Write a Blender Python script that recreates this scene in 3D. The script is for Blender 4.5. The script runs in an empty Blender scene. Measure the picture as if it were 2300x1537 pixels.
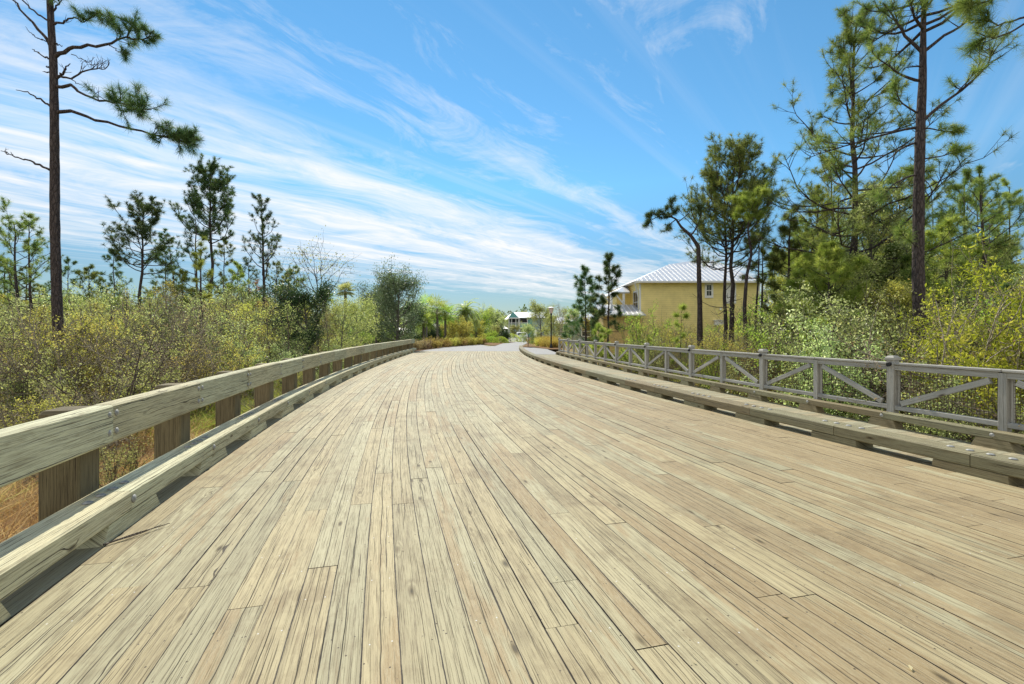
import bpy, math, random
import numpy as np
from mathutils import Vector, Matrix
PI = math.pi
H = 1.62; F = 1022.0; YH = 745.0
GZ = -1.3
SUN_AZ = math.radians(-15)      # left of straight ahead (+Y)
SUN_EL = math.radians(47)
sc = bpy.context.scene
col = sc.collection
RNG = np.random.default_rng(7)

def at(px, py, Y):
    return np.array([(px - 1150) / F * Y, Y, H + (YH - py) / F * Y])
def gnd(px, py, h=0.0):
    Z = (H - h) * F / (py - YH)
    return ((px - 1150) / F * Z, Z)

CL = [-6.60866342e-05, 6.87479519e-03, -3.17041349e-01, -2.06762330e+00]
CR = [-2.36128456e-05, 5.72397648e-03, -3.44566537e-01, 6.76612170e+00]
CF = [-2.78435169e-05, 4.30963513e-03, -2.69314344e-01, 8.51502485e+00]
def pv(c, y): return ((c[0] * y + c[1]) * y + c[2]) * y + c[3]
def dv(c, y): return (3 * c[0] * y + 2 * c[1]) * y + c[2]
def off(c, y, d, z=0.0):
    """point on curve c at depth y, shifted d metres to the right of travel"""
    s = dv(c, y); n = math.hypot(1, s)
    return Vector((pv(c, y) + d / n, y - d * s / n, z))
def stations(c, y0, step, y1):
    out = [y0]; y = y0
    while y < y1:
        y += step / math.hypot(1, dv(c, y)); out.append(y)
    return out

# ------------------------------------------------------------------ objects
def tag(o, label=None, cat=None, group=None, kind=None):
    if label: o['label'] = label
    if cat: o['category'] = cat
    if group: o['group'] = group
    if kind: o['kind'] = kind
    return o
def empty(name, loc=(0, 0, 0), label=None, cat=None, group=None):
    o = bpy.data.objects.new(name, None); col.objects.link(o); o.location = loc
    o.empty_display_size = .2
    return tag(o, label, cat, group)
def link(name, me, mat=None, parent=None):
    if mat is not None and not me.materials: me.materials.append(mat)
    o = bpy.data.objects.new(name, me); col.objects.link(o)
    if parent is not None: o.parent = parent
    return o
def copy_tree(o, parent=None):
    c = o.copy(); col.objects.link(c)
    if parent is not None: c.parent = parent
    for ch in list(o.children): copy_tree(ch, c)
    return c

class MB:
    """mesh builder with per-corner uv and per-face colour"""
    def __init__(s): s.v = []; s.f = []; s.uv = []; s.uv2 = []; s.c = []; s.m = []
    def face(s, pts, uv=None, c=(.5, .5, .5, 1), uv2=None, mi=0):
        b = len(s.v); s.v.extend([tuple(p) for p in pts]); n = len(pts)
        s.f.append(tuple(range(b, b + n)))
        s.uv.extend(uv if uv else [(0, 0)] * n)
        s.uv2.extend(uv2 if uv2 else (uv if uv else [(0, 0)] * n))
        s.c.extend([c] * n); s.m.append(mi)
    def box(s, x0, x1, y0, y1, z0, z1, M=None, c=None, uo=None, mi=0):
        if c is None: c = (random.random(), random.random(), random.random(), 1)
        if uo is None: uo = (random.uniform(0, 50), random.uniform(0, 50))
        P = [Vector((x, y, z)) for x in (x0, x1) for y in (y0, y1) for z in (z0, z1)]
        d = (x1 - x0, y1 - y0, z1 - z0); L = max(range(3), key=lambda i: d[i])
        quads = [((0, 1, 3, 2), 0), ((4, 6, 7, 5), 0), ((0, 4, 5, 1), 1), ((2, 3, 7, 6), 1), ((0, 2, 6, 4), 2), ((1, 5, 7, 3), 2)]
        for q, ax in quads:
            pts = [P[i] for i in q]
            others = [i for i in range(3) if i != ax]
            if L in others: ua = L; va = [i for i in others if i != L][0]
            else: ua, va = others
            k = ax * 1.37
            uv = [(p[ua] + uo[0], p[va] + uo[1] + k) for p in pts]
            if M is not None: pts = [M @ p for p in pts]
            s.face(pts, uv, c, mi=mi)
    def prism(s, sec, a, b, up=(0, 0, 1), c=None, uo=None, slant0=0, slant1=0, mi=0):
        """extrude 2-D section (x=side,z=up) from a to b"""
        a = Vector(a); b = Vector(b); d = (b - a); L = d.length; d.normalize()
        side = d.cross(Vector(up)).normalized(); u = side.cross(d).normalized()
        if c is None: c = (random.random(), random.random(), random.random(), 1)
        if uo is None: uo = (random.uniform(0, 50), random.uniform(0, 50))
        n = len(sec)
        A = [a + side * p[0] + u * p[1] for p in sec]; B = [b + side * p[0] + u * p[1] for p in sec]
        per = 0
        for i in range(n):
            j = (i + 1) % n
            w = math.hypot(sec[j][0] - sec[i][0], sec[j][1] - sec[i][1])
            s.face([A[i], A[j], B[j], B[i]], [(uo[0], uo[1] + per), (uo[0], uo[1] + per + w), (uo[0] + L, uo[1] + per + w), (uo[0] + L, uo[1] + per)], c, mi=mi)
            per += w
        s.face(A[::-1], [(uo[0] + p[0] * .3, uo[1] + p[1]) for p in sec[::-1]], c, mi=mi)
        s.face(B, [(uo[0] + p[0] * .3, uo[1] + p[1]) for p in sec], c, mi=mi)
    def mesh(s, name, mats):
        me = bpy.data.meshes.new(name); me.from_pydata(s.v, [], s.f)
        u = me.uv_layers.new(name='UVMap'); u.data.foreach_set('uv', np.array(s.uv, dtype=np.float32).ravel())
        u2 = me.uv_layers.new(name='UV2'); u2.data.foreach_set('uv', np.array(s.uv2, dtype=np.float32).ravel())
        ca = me.color_attributes.new('Col', 'FLOAT_COLOR', 'CORNER'); ca.data.foreach_set('color', np.array(s.c, dtype=np.float32).ravel())
        if not isinstance(mats, (list, tuple)): mats = [mats]
        for m in mats: me.materials.append(m)
        if len(mats) > 1: me.polygons.foreach_set('material_index', np.array(s.m, dtype=np.int32))
        me.update(); return me
    def build(s, name, mats, parent=None):
        return link(name, s.mesh(name, mats), None, parent)

def fast_mesh(name, V, Fc, mat, rnd=None, smooth=False):
    """V (n,3), Fc (m,k) arrays"""
    me = bpy.data.meshes.new(name)
    V = np.asarray(V, dtype=np.float32); Fc = np.asarray(Fc, dtype=np.int32); m, k = Fc.shape
    me.vertices.add(len(V)); me.vertices.foreach_set('co', V.ravel())
    me.loops.add(m * k); me.loops.foreach_set('vertex_index', Fc.ravel())
    me.polygons.add(m); me.polygons.foreach_set('loop_start', np.arange(0, m * k, k, dtype=np.int32))
    me.polygons.foreach_set('loop_total', np.full(m, k, dtype=np.int32))
    if smooth: me.polygons.foreach_set('use_smooth', np.ones(m, dtype=bool))
    if rnd is not None:
        a = me.attributes.new('rnd', 'FLOAT', 'POINT'); a.data.foreach_set('value', np.asarray(rnd, dtype=np.float32))
    me.materials.append(mat); me.update(calc_edges=True); me.validate()
    return me

# ------------------------------------------------------------------ node helper
class NT:
    def __init__(s, tree): s.t = tree; s.n = tree.nodes; s.l = tree.links
    def add(s, ty, **kw):
        n = s.n.new(ty)
        for k, v in kw.items(): setattr(n, k, v)
        return n
    def put(s, sock, v):
        if isinstance(v, bpy.types.NodeSocket): s.l.new(v, sock)
        elif v is not None: sock.default_value = v
    def math(s, op, a, b=None, c=None, clamp=False):
        n = s.add('ShaderNodeMath', operation=op, use_clamp=clamp); s.put(n.inputs[0], a)
        if b is not None: s.put(n.inputs[1], b)
        if c is not None: s.put(n.inputs[2], c)
        return n.outputs[0]
    def mul(s, a, b): return s.math('MULTIPLY', a, b)
    def plus(s, a, b): return s.math('ADD', a, b)
    def sub(s, a, b): return s.math('SUBTRACT', a, b)
    def vec(s, x, y, z=0.0):
        n = s.add('ShaderNodeCombineXYZ'); s.put(n.inputs[0], x); s.put(n.inputs[1], y); s.put(n.inputs[2], z); return n.outputs[0]
    def sep(s, v):
        n = s.add('ShaderNodeSeparateXYZ'); s.put(n.inputs[0], v); return n.outputs
    def noise(s, v, scale=1, detail=4, rough=.55, dist=0.0):
        n = s.add('ShaderNodeTexNoise'); s.put(n.inputs['Vector'], v)
        n.inputs['Scale'].default_value = scale; n.inputs['Detail'].default_value = detail
        n.inputs['Roughness'].default_value = rough; n.inputs['Distortion'].default_value = dist
        return n.outputs[0]
    def voro(s, v, scale=1, feature='F1'):
        n = s.add('ShaderNodeTexVoronoi', feature=feature); s.put(n.inputs['Vector'], v); n.inputs['Scale'].default_value = scale
        return n
    def mix(s, f, a, b, mode='MIX'):
        n = s.add('ShaderNodeMix', data_type='RGBA', blend_type=mode); s.put(n.inputs[0], f); s.put(n.inputs[6], a); s.put(n.inputs[7], b)
        return n.outputs[2]
    def ss(s, v, a, b, lo=0.0, hi=1.0):
        n = s.add('ShaderNodeMapRange', interpolation_type='SMOOTHSTEP'); s.put(n.inputs[0], v)
        n.inputs[1].default_value = a; n.inputs[2].default_value = b; n.inputs[3].default_value = lo; n.inputs[4].default_value = hi
        return n.outputs[0]
    def ramp(s, v, stops):
        n = s.add('ShaderNodeValToRGB'); s.put(n.inputs[0], v); cr = n.color_ramp
        while len(cr.elements) < len(stops): cr.elements.new(.5)
        for e, (p, c) in zip(cr.elements, stops):
            e.position = p; e.color = c if len(c) == 4 else (*c, 1)
        return n.outputs[0]
def C(r, g, b): return (r, g, b, 1)
def new_mat(name):
    m = bpy.data.materials.new(name); m.use_nodes = True; m.node_tree.nodes.clear()
    t = NT(m.node_tree); t.out = t.add('ShaderNodeOutputMaterial'); return m, t
def principled(t, color, rough=.7, bump=None, bstr=.3, bdist=.01, spec=.35, metal=0.0):
    p = t.add('ShaderNodeBsdfPrincipled'); t.put(p.inputs['Base Color'], color); t.put(p.inputs['Roughness'], rough)
    t.put(p.inputs['Specular IOR Level'], spec); t.put(p.inputs['Metallic'], metal)
    if bump is not None:
        b = t.add('ShaderNodeBump'); b.inputs['Strength'].default_value = bstr; b.inputs['Distance'].default_value = bdist
        t.put(b.inputs['Height'], bump); t.l.new(b.outputs[0], p.inputs['Normal'])
    t.l.new(p.outputs[0], t.out.inputs[0]); return p

def wood_mat(name, ca, cb, dark, worn=None, knots=.5, crack=1.0, deck=False, rough=.75):
    m, t = new_mat(name)
    uv = t.add('ShaderNodeUVMap', uv_map='UVMap').outputs[0]
    u, v, _ = t.sep(uv)
    at_ = t.add('ShaderNodeAttribute', attribute_name='Col').outputs[0]
    r1, r2, r3 = t.sep(at_)
    # knots (only in some cells)
    kv = t.voro(t.vec(t.mul(u, 2.2), t.mul(v, 6.5)))
    kd = kv.outputs['Distance']; kc = t.sep(kv.outputs['Color'])[0]
    kon = t.ss(kc, 1 - knots * .55 - .02, 1 - knots * .55)
    kinf = t.mul(t.ss(kd, .0, .4, 1, 0), kon)
    # growth-ring figure
    base = t.noise(t.vec(t.mul(u, .22), t.mul(v, 3.2), r3), 1, 2, .5)
    ph = t.plus(t.mul(base, 85.0), t.mul(kinf, 13.0))
    ring = t.math('SINE', ph)
    ring01 = t.plus(t.mul(ring, .5), .5)
    ringamt = t.ss(t.noise(t.vec(t.mul(u, .3), t.mul(v, 1.5)), 1, 2), .42, .66)
    grain = t.noise(t.vec(t.mul(u, 3.5), t.mul(v, 130.0), r1), 1, 6, .72)
    grain2 = t.noise(t.vec(t.mul(u, 1.1), t.mul(v, 34.0), r2), 1, 6, .7)
    blot = t.noise(t.vec(t.mul(u, .9), t.mul(v, 3.0)), 1, 4, .6)
    c = t.mix(t.ss(t.plus(t.mul(r1, .75), t.mul(blot, .5)), .35, .95), ca, cb)
    c = t.mix(t.mul(t.mul(ring01, ringamt), .36), c, dark)
    c = t.mix(t.ss(grain, .49, .64, 0, .68), c, dark)
    c = t.mix(t.ss(grain2, .54, .76, 0, .42), c, dark)
    pat = t.noise(t.vec(t.mul(u, 1.6), t.mul(v, 7.0), 4.0), 1, 6, .7)
    c = t.mix(t.ss(pat, .50, .72, 0, .40), c, dark)
    c = t.mix(t.ss(blot, .55, .75, 0, .3), c, C(ca[0] * 1.2, ca[1] * 1.2, ca[2] * 1.2))
    br = t.plus(t.mul(r2, .17), .915)
    if worn:
        obj = t.add('ShaderNodeNewGeometry').outputs['Position']
        px, py, pz = t.sep(obj)
        side = t.ss(px, -.5, 3.5, -.03, .15)
        w = t.plus(t.noise(t.vec(t.mul(u, .28), t.mul(v, 1.6)), 1, 5, .7), side)
        w = t.plus(w, t.mul(t.sub(r3, .5), .16))
        wm = t.ss(w, .53, .60)
        fib = t.noise(t.vec(t.mul(u, 5.5), t.mul(v, 75.0)), 1, 6, .8)
        wc = t.mix(t.ss(fib, .42, .62), worn, C(.42, .355, .215))
        wc = t.mix(t.ss(fib, .56, .66, 0, .8), wc, C(.07, .045, .02))
        c = t.mix(t.mul(wm, t.ss(fib, .36, .56, .20, 1.0)), c, wc)
    if deck:
        gp = t.add('ShaderNodeNewGeometry').outputs['Position']
        st_ = t.noise(gp, 1.3, 7, .72)
        c = t.mix(t.ss(st_, .50, .66, 0, .5), c, C(.19, .14, .075))
        c = t.mix(t.ss(t.noise(gp, .55, 5, .6), .50, .72, 0, .22), c, C(.25, .26, .16))
        dots = t.voro(gp, 17.0); c = t.mix(t.mul(t.ss(dots.outputs['Distance'], .07, .11, 1, 0), t.math('GREATER_THAN', t.sep(dots.outputs['Color'])[0], .72)), c, C(.06, .045, .03))
    # knots colour
    kcol = t.mix(t.ss(kd, .03, .09), C(.02, .014, .008), C(.12, .09, .04))
    c = t.mix(t.mul(t.mul(t.ss(kd, .06, .17, 1, 0), kon), .8), c, kcol)
    hgt = t.plus(t.mul(grain, .5), t.mul(ring01, .25))
    # cracks along the grain
    for i, (sv, wd, amp, lo, k, lu) in enumerate(((21.0, .0017, .9, .54, .95, .7), (47.0, .0012, .8, .51, .8, 1.3), (95.0, .0009, .7, .50, .5, 2.2))):
        wb = t.mul(t.sub(t.noise(t.vec(t.mul(u, 1.3 + i), t.mul(v, 6.0 + 8 * i), 3.3 + i * 7), 1, 4, .6), .5), amp)
        q = t.plus(t.mul(v, sv), t.plus(wb, t.mul(kinf, .8)))
        fr = t.math('FRACT', q); idn = t.math('FLOOR', q)
        lo = lo - (0 if deck else .05)
        dist = t.math('DIVIDE', t.math('ABSOLUTE', t.sub(fr, .5)), sv)
        msk = t.noise(t.vec(t.mul(u, lu), t.mul(idn, 5.37), 2.0 + i), 1, 3, .6)
        tap = t.ss(msk, lo, lo + .10)
        line = t.math('LESS_THAN', dist, t.mul(tap, wd * 1.6)) if i == 0 else t.mul(t.ss(dist, wd * .5, wd * 1.5, 1, 0), tap)
        cm = t.mul(line, k * crack)
        c = t.mix(cm, c, C(.045, .034, .02))
        hgt = t.sub(hgt, cm)
    if deck:
        uv2 = t.add('ShaderNodeUVMap', uv_map='UV2').outputs[0]
        a, b, _ = t.sep(uv2)
        # a split that wanders down the middle of many planks
        wob = t.mul(t.sub(t.noise(t.vec(t.mul(u, .8), t.mul(r1, 40.0)), 1, 4, .6), .5), .34)
        mid = t.math('ABSOLUTE', t.sub(t.plus(b, wob), .5))
        on = t.ss(t.noise(t.vec(t.mul(u, .45), t.mul(r2, 40.0)), 1, 2), .46, .52)
        ml = t.mul(t.mul(t.ss(mid, .006, .02, 1, 0), on), .95)
        c = t.mix(ml, c, C(.025, .02, .012)); hgt = t.sub(hgt, ml)
        # ragged dark plank edges
        ed = t.math('ABSOLUTE', t.sub(b, .5))
        en = t.mul(t.noise(t.vec(t.mul(u, 9.0), t.mul(v, 3.0)), 1, 4, .7), .05)
        el = t.ss(t.plus(ed, en), .497, .517)
        c = t.mix(t.mul(el, .97), c, C(.02, .015, .01))
        # nail heads: two across each plank at the joists
        jj = t.math('ABSOLUTE', t.sub(t.math('FRACT', t.math('DIVIDE', t.plus(a, t.mul(r3, .05)), .61)), .5))
        du = t.mul(t.sub(.5, jj), .61)
        dvv = t.mul(t.math('ABSOLUTE', t.sub(t.math('ABSOLUTE', t.sub(b, .5)), .30)), .24)
        dd = t.math('SQRT', t.plus(t.mul(du, du), t.mul(dvv, dvv)))
        nl = t.mul(t.ss(dd, .004, .006, 1, 0), t.math('GREATER_THAN', t.noise(t.vec(t.mul(a, 1.1), t.mul(r1, 50.0)), 1, 1), .43))
        c = t.mix(nl, c, t.mix(t.math('GREATER_THAN', r2, .6), C(.10, .085, .06), C(.55, .54, .50)))
    c = t.mix(1.0, c, t.vec(br, br, br), 'MULTIPLY')
    principled(t, c, rough, hgt, .55, .006, spec=.3)
    return m

def paint_mat(name, c0, rough=.6, var=.12, bump=.15, scale=6, spec=.3, streak=False, metal=0.0):
    m, t = new_mat(name)
    tc = t.add('ShaderNodeTexCoord').outputs['Object']
    if streak:
        x, y, z = t.sep(tc); vv = t.vec(t.mul(x, 1), t.mul(y, 1), t.mul(z, .15))
    else: vv = tc
    n = t.noise(vv, scale, 6, .6)
    c = t.mix(t.ss(n, .3, .7), C(*[k * (1 - var) for k in c0]), C(*[min(1, k * (1 + var)) for k in c0]))
    principled(t, c, rough, n, bump, .004, spec, metal)
    return m

def leaf_mat(name, stops, trans=.45, hue=.04, rough=.55, tcol=1.55, spec=.3):
    m, t = new_mat(name)
    r = t.add('ShaderNodeAttribute', attribute_name='rnd').outputs['Fac']
    oi = t.add('ShaderNodeObjectInfo').outputs['Random']
    c = t.ramp(r, stops)
    h = t.add('ShaderNodeHueSaturation'); t.put(h.inputs['Color'], c)
    t.put(h.inputs['Hue'], t.plus(t.mul(oi, hue * 2), .5 - hue)); t.put(h.inputs['Value'], t.plus(t.mul(oi, .5), .75))
    p = t.add('ShaderNodeBsdfPrincipled'); t.l.new(h.outputs[0], p.inputs['Base Color']); p.inputs['Roughness'].default_value = rough
    p.inputs['Specular IOR Level'].default_value = spec * .5
    tr = t.add('ShaderNodeBsdfTranslucent')
    tc = t.mix(1.0, h.outputs[0], C(tcol, tcol * 1.05, tcol * .7), 'MULTIPLY'); t.l.new(tc, tr.inputs[0])
    mx = t.add('ShaderNodeMixShader'); mx.inputs[0].default_value = trans
    t.l.new(p.outputs[0], mx.inputs[1]); t.l.new(tr.outputs[0], mx.inputs[2]); t.l.new(mx.outputs[0], t.out.inputs[0])
    return m
def bark_mat(name, a, b, sx=14):
    m, t = new_mat(name)
    tc = t.add('ShaderNodeTexCoord').outputs['Object']; x, y, z = t.sep(tc)
    vv = t.vec(t.mul(x, sx), t.mul(y, sx), t.mul(z, sx * .28))
    vo = t.voro(vv, 1, 'DISTANCE_TO_EDGE').outputs[0]
    n = t.noise(vv, 1.5, 5, .65)
    c = t.mix(t.ss(n, .3, .7), a, b)
    c = t.mix(t.ss(vo, .02, .14, .45, 0), c, C(a[0] * .25, a[1] * .25, a[2] * .25))
    principled(t, c, .9, t.plus(t.ss(vo, 0, .2), t.mul(n, .4)), .8, .02, .15)
    return m

# ------------------------------------------------------------------ materials
M = {}
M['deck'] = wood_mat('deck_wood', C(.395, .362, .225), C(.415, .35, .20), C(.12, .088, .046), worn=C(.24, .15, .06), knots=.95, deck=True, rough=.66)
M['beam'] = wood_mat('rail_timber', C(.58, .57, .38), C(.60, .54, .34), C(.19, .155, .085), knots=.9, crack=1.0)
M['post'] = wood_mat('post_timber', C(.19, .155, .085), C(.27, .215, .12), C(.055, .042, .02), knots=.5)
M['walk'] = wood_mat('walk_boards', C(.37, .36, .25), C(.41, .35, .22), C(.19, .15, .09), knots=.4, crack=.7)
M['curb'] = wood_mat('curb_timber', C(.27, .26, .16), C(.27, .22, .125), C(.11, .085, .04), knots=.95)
M['grey'] = wood_mat('grey_painted_timber', C(.40, .39, .35), C(.46, .445, .40), C(.20, .19, .165), knots=.25, crack=.65)
M['under'] = paint_mat('under_timber', (.10, .085, .06))
M['steel'] = paint_mat('galvanised_steel', (.30, .30, .28), .62, .3, .1, 60, .4, metal=.2)
M['wire'] = paint_mat('rusty_wire', (.10, .075, .055), .7)
M['black'] = paint_mat('black_metal', (.02, .02, .022), .4)
M['white'] = paint_mat('white_paint', (.78, .78, .76), .5, .04)
M['needle'] = leaf_mat('pine_needle', [(0, (.06, .10, .03)), (.5, (.15, .20, .055)), (1, (.42, .43, .15))], .42, .02)
M['needle_d'] = leaf_mat('pine_needle_dark', [(0, (.045, .09, .04)), (.6, (.09, .155, .06)), (1, (.24, .28, .10))], .32, .02)
M['needle_y'] = leaf_mat('pine_needle_bright', [(0, (.12, .17, .035)), (.5, (.25, .30, .065)), (1, (.50, .49, .16))], .45, .015)
M['needle_br'] = leaf_mat('pine_needle_dead', [(0, (0.325, 0.104, 0.039)), (1, (0.546, 0.234, 0.104))], .3, .01)
M['leaf_yg'] = leaf_mat('leaf_yellow_green', [(0, (.22, .21, .06)), (.5, (.42, .40, .11)), (.85, (.60, .53, .17)), (1, (.60, .40, .13))], .52, .02)
M['leaf_ol'] = leaf_mat('leaf_olive', [(0, (.17, .19, .07)), (.5, (.33, .35, .14)), (1, (.58, .56, .30))], .52, .02)
M['leaf_gr'] = leaf_mat('leaf_fresh_green', [(0, (.10, .16, .03)), (.5, (.24, .33, .06)), (1, (.50, .55, .14))], .56, .02)
M['leaf_gy'] = leaf_mat('leaf_grey_green', [(0, (.14, .18, .08)), (.5, (.32, .38, .18)), (1, (.64, .66, .44))], .56, .02, rough=.35)
M['leaf_oak'] = leaf_mat('leaf_oak', [(0, (.06, .09, .05)), (.5, (.13, .17, .09)), (1, (.38, .42, .28))], .3, .02, rough=.35)
M['leaf_dk'] = leaf_mat('leaf_dark', [(0, (0.0234, 0.052, 0.0234)), (.6, (0.052, 0.0975, 0.039)), (1, (0.195, 0.247, 0.117))], .2, .02, rough=.4)
M['leaf_br'] = leaf_mat('leaf_brown', [(0, (.22, .15, .09)), (.6, (.42, .31, .20)), (1, (.55, .48, .32))], .35, .02)
M['leaf_or'] = leaf_mat('leaf_orange', [(0, (.22, .13, .05)), (.5, (.42, .29, .10)), (1, (.46, .42, .14))], .4, .02)
M['leaf_yl'] = leaf_mat('leaf_bright_yellow', [(0, (.16, .20, .02)), (.5, (.38, .42, .05)), (1, (.62, .58, .12))], .5, .015)
M['grass'] = leaf_mat('dry_grass_blade', [(0, (.24, .12, .06)), (.4, (.50, .31, .16)), (.75, (.62, .46, .27)), (1, (.40, .40, .12))], .4, .01)
M['grassr'] = leaf_mat('russet_grass_blade', [(0, (.26, .14, .08)), (.45, (.46, .30, .18)), (.8, (.60, .47, .31)), (1, (.42, .44, .18))], .4, .01)
M['grassg'] = leaf_mat('green_grass_blade', [(0, (0.156, 0.221, 0.052)), (.5, (0.312, 0.39, 0.091)), (1, (0.546, 0.52, 0.182))], .4, .01)
M['bark'] = bark_mat('pine_bark', C(.05, .04, .04), C(.115, .092, .085))
M['bark_g'] = bark_mat('grey_bark', C(.15, .14, .125), C(.27, .25, .22), 30)
M['twig'] = bark_mat('twig', C(.13, .10, .08), C(.26, .22, .18), 40)
M['twig_l'] = bark_mat('pale_twig', C(.30, .26, .18), C(.50, .44, .32), 40)

# ------------------------------------------------------------------ setting: ground, roads
def ground_mesh():
    ys = np.concatenate([np.arange(-12, 60, 1.0), np.arange(60, 200, 8.0), [260, 400, 700, 1200, 2500]])
    xs = np.concatenate([[-2500, -900, -400, -200, -120, -80], np.arange(-60, 61, 1.5), [80, 120, 200, 400, 900, 2500]])
    nx, ny = len(xs), len(ys)
    X, Y = np.meshgrid(xs, ys)
    t = np.clip((Y - 35.0) / 9.0, 0, 1); t = t * t * (3 - 2 * t)
    Z = GZ * (1 - t) - .03
    n = np.sin(X * .7 + Y * .3) * .07 + np.sin(X * .31 - Y * .57) * .08
    Z = Z + n * (1 - t)
    V = np.stack([X, Y, Z], -1).reshape(-1, 3)
    i = np.arange(ny - 1)[:, None] * nx + np.arange(nx - 1)[None]
    Fc = np.stack([i, i + 1, i + nx + 1, i + nx], -1).reshape(-1, 4)
    return V, Fc
def gz(x, y):
    t = min(max((y - 35.0) / 9.0, 0), 1); t = t * t * (3 - 2 * t)
    return GZ * (1 - t) - .03 + (math.sin(x * .7 + y * .3) * .07 + math.sin(x * .31 - y * .57) * .08) * (1 - t)
mt, t = new_mat('ground_soil')
g = t.add('ShaderNodeNewGeometry').outputs['Position']
n1 = t.noise(g, .35, 6, .6); n2 = t.noise(g, 6, 6, .7)
c = t.mix(t.ss(n1, .35, .65), C(.24, .17, .09), C(.17, .18, .06))
c = t.mix(t.ss(n2, .4, .7), c, C(.36, .28, .16))
principled(t, c, .95, n2, .6, .05, .1)
V, Fc = ground_mesh(); tag(link('ground', fast_mesh('ground', V, Fc, mt, smooth=True)), kind='structure')

mt, t = new_mat('pale_paving')
g = t.add('ShaderNodeNewGeometry').outputs['Position']
br = t.add('ShaderNodeTexBrick'); t.put(br.inputs['Vector'], g); br.inputs['Scale'].default_value = 4.0
br.inputs['Color1'].default_value = C(.27, .27, .275); br.inputs['Color2'].default_value = C(.31, .305, .30); br.inputs['Mortar'].default_value = C(.22, .22, .225)
n = t.noise(g, .6, 6, .65)
c = t.mix(t.ss(n, .35, .7, 0, .5), br.outputs[0], C(.36, .355, .34))
principled(t, c, .8, t.noise(g, 40, 3), .3, .004)
M['paving'] = mt
def flat(name, pts, z, mat, kind='structure', thick=0):
    mb = MB(); mb.face([(x, y, z) for x, y in pts], [(x, y) for x, y in pts])
    return tag(mb.build(name, mat), kind=kind)
YE = 37.5
road = [(pv(CL, YE) - .6, YE), (pv(CR, YE) + .0, YE), (pv(CR, 44.5) + .1, 44.5), gnd(1168, 778), gnd(1183, 772), gnd(1192, 768), (9.5, 110), (9.5, 150), (-4, 150), (-2.5, 105), gnd(1130, 771), gnd(1112, 777.5), gnd(1098, 778), gnd(1078, 774), (-24, 90), (-28, 66), gnd(1040, 776), gnd(1000, 780), gnd(955, 786)]
flat('road', road, .0, M['paving'])
flat('path', [(pv(CR, YE) + .004, YE - 5), (pv(CF, YE - 5) + .2, YE - 5), (3.3, 40), (3.2, 52), (1.1, 52), (pv(CR, 44.5) + .15, 44.5), (pv(CR, 40) + .05, 40)], -.012, M['paving'])

# ------------------------------------------------------------------ bridge deck (driving surface) : planks that follow the curve
def deck():
    mb = MB(); rows = 44; rr = random.Random(5)
    Y0, Y1 = -3.0, YE + .15
    for r in range(rows):
        f0, f1 = r / rows, (r + 1) / rows
        y = Y0 - rr.uniform(0, 4.5)
        while y < Y1:
            ln = rr.choice([3.6, 4.2, 4.8, 5.4]) * rr.uniform(.9, 1.1); ye = min(y + ln, Y1)
            if ye <= Y0: y = ye; continue
            c = (rr.random(), rr.random(), rr.random(), 1); uo = (rr.uniform(0, 300), rr.uniform(0, 300))
            ys = max(y, Y0); nseg = max(1, int((ye - ys) / .8 + .5)); gap = .0048 + (rr.random() < .4) * .004
            if r == rows - 1 and True: c = (.1, .95, .2, 1)
            dz = rr.uniform(-.003, .002)
            def P(yy, f, g, z):
                a = pv(CL, yy) ; b = pv(CR, yy); x = a + (b - a) * f + g
                return (x, yy + (.17 * (x - a) if False else 0) + .2 * (f * 8.3 % .0001), z)
            ga = .0025
            for k in range(nseg):
                ya = ys + (ye - ys) * k / nseg; yb = ys + (ye - ys) * (k + 1) / nseg
                pa = ya + (ga if k == 0 else 0); pb = yb - (ga if k == nseg - 1 else 0)
                sk = .045
                def Q(yy, f, g, z, e):
                    p = P(yy, f, g, z); return (p[0], p[1] + (sk if (e and g < 0) else 0), p[2])
                A = Q(pa, f0, gap, dz, False); B = Q(pa, f1, -gap, dz, True); Cc = Q(pb, f1, -gap, dz, True); D = Q(pb, f0, gap, dz, False)
                w = B[0] - A[0]
                uv = [(pa + uo[0], uo[1]), (pa + uo[0], uo[1] + w), (pb + uo[0], uo[1] + w), (pb + uo[0], uo[1])]
                mb.face([A, B, Cc, D], uv, c, [(pa - ys, 0), (pa - ys, 1), (pb - ys, 1), (pb - ys, 0)])
                dn = lambda p: (p[0], p[1], p[2] - .06)
                e2 = [(0, 0)] * 4
                mb.face([A, D, dn(D), dn(A)], [(pa + uo[0], uo[1]), (pb + uo[0], uo[1]), (pb + uo[0], uo[1] - .05), (pa + uo[0], uo[1] - .05)], c, e2)
                mb.face([B, dn(B), dn(Cc), Cc], [(pa + uo[0], uo[1]), (pa + uo[0], uo[1] - .05), (pb + uo[0], uo[1] - .05), (pb + uo[0], uo[1])], c, e2)
                if k == 0: mb.face([A, dn(A), dn(B), B], [(uo[0], uo[1])] * 4, c, e2)
                if k == nseg - 1: mb.face([D, Cc, dn(Cc), dn(D)], [(uo[0], uo[1])] * 4, c, e2)
            y = ye
    return mb
tag(deck().build('bridge_deck', M['deck']), kind='structure')
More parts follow.
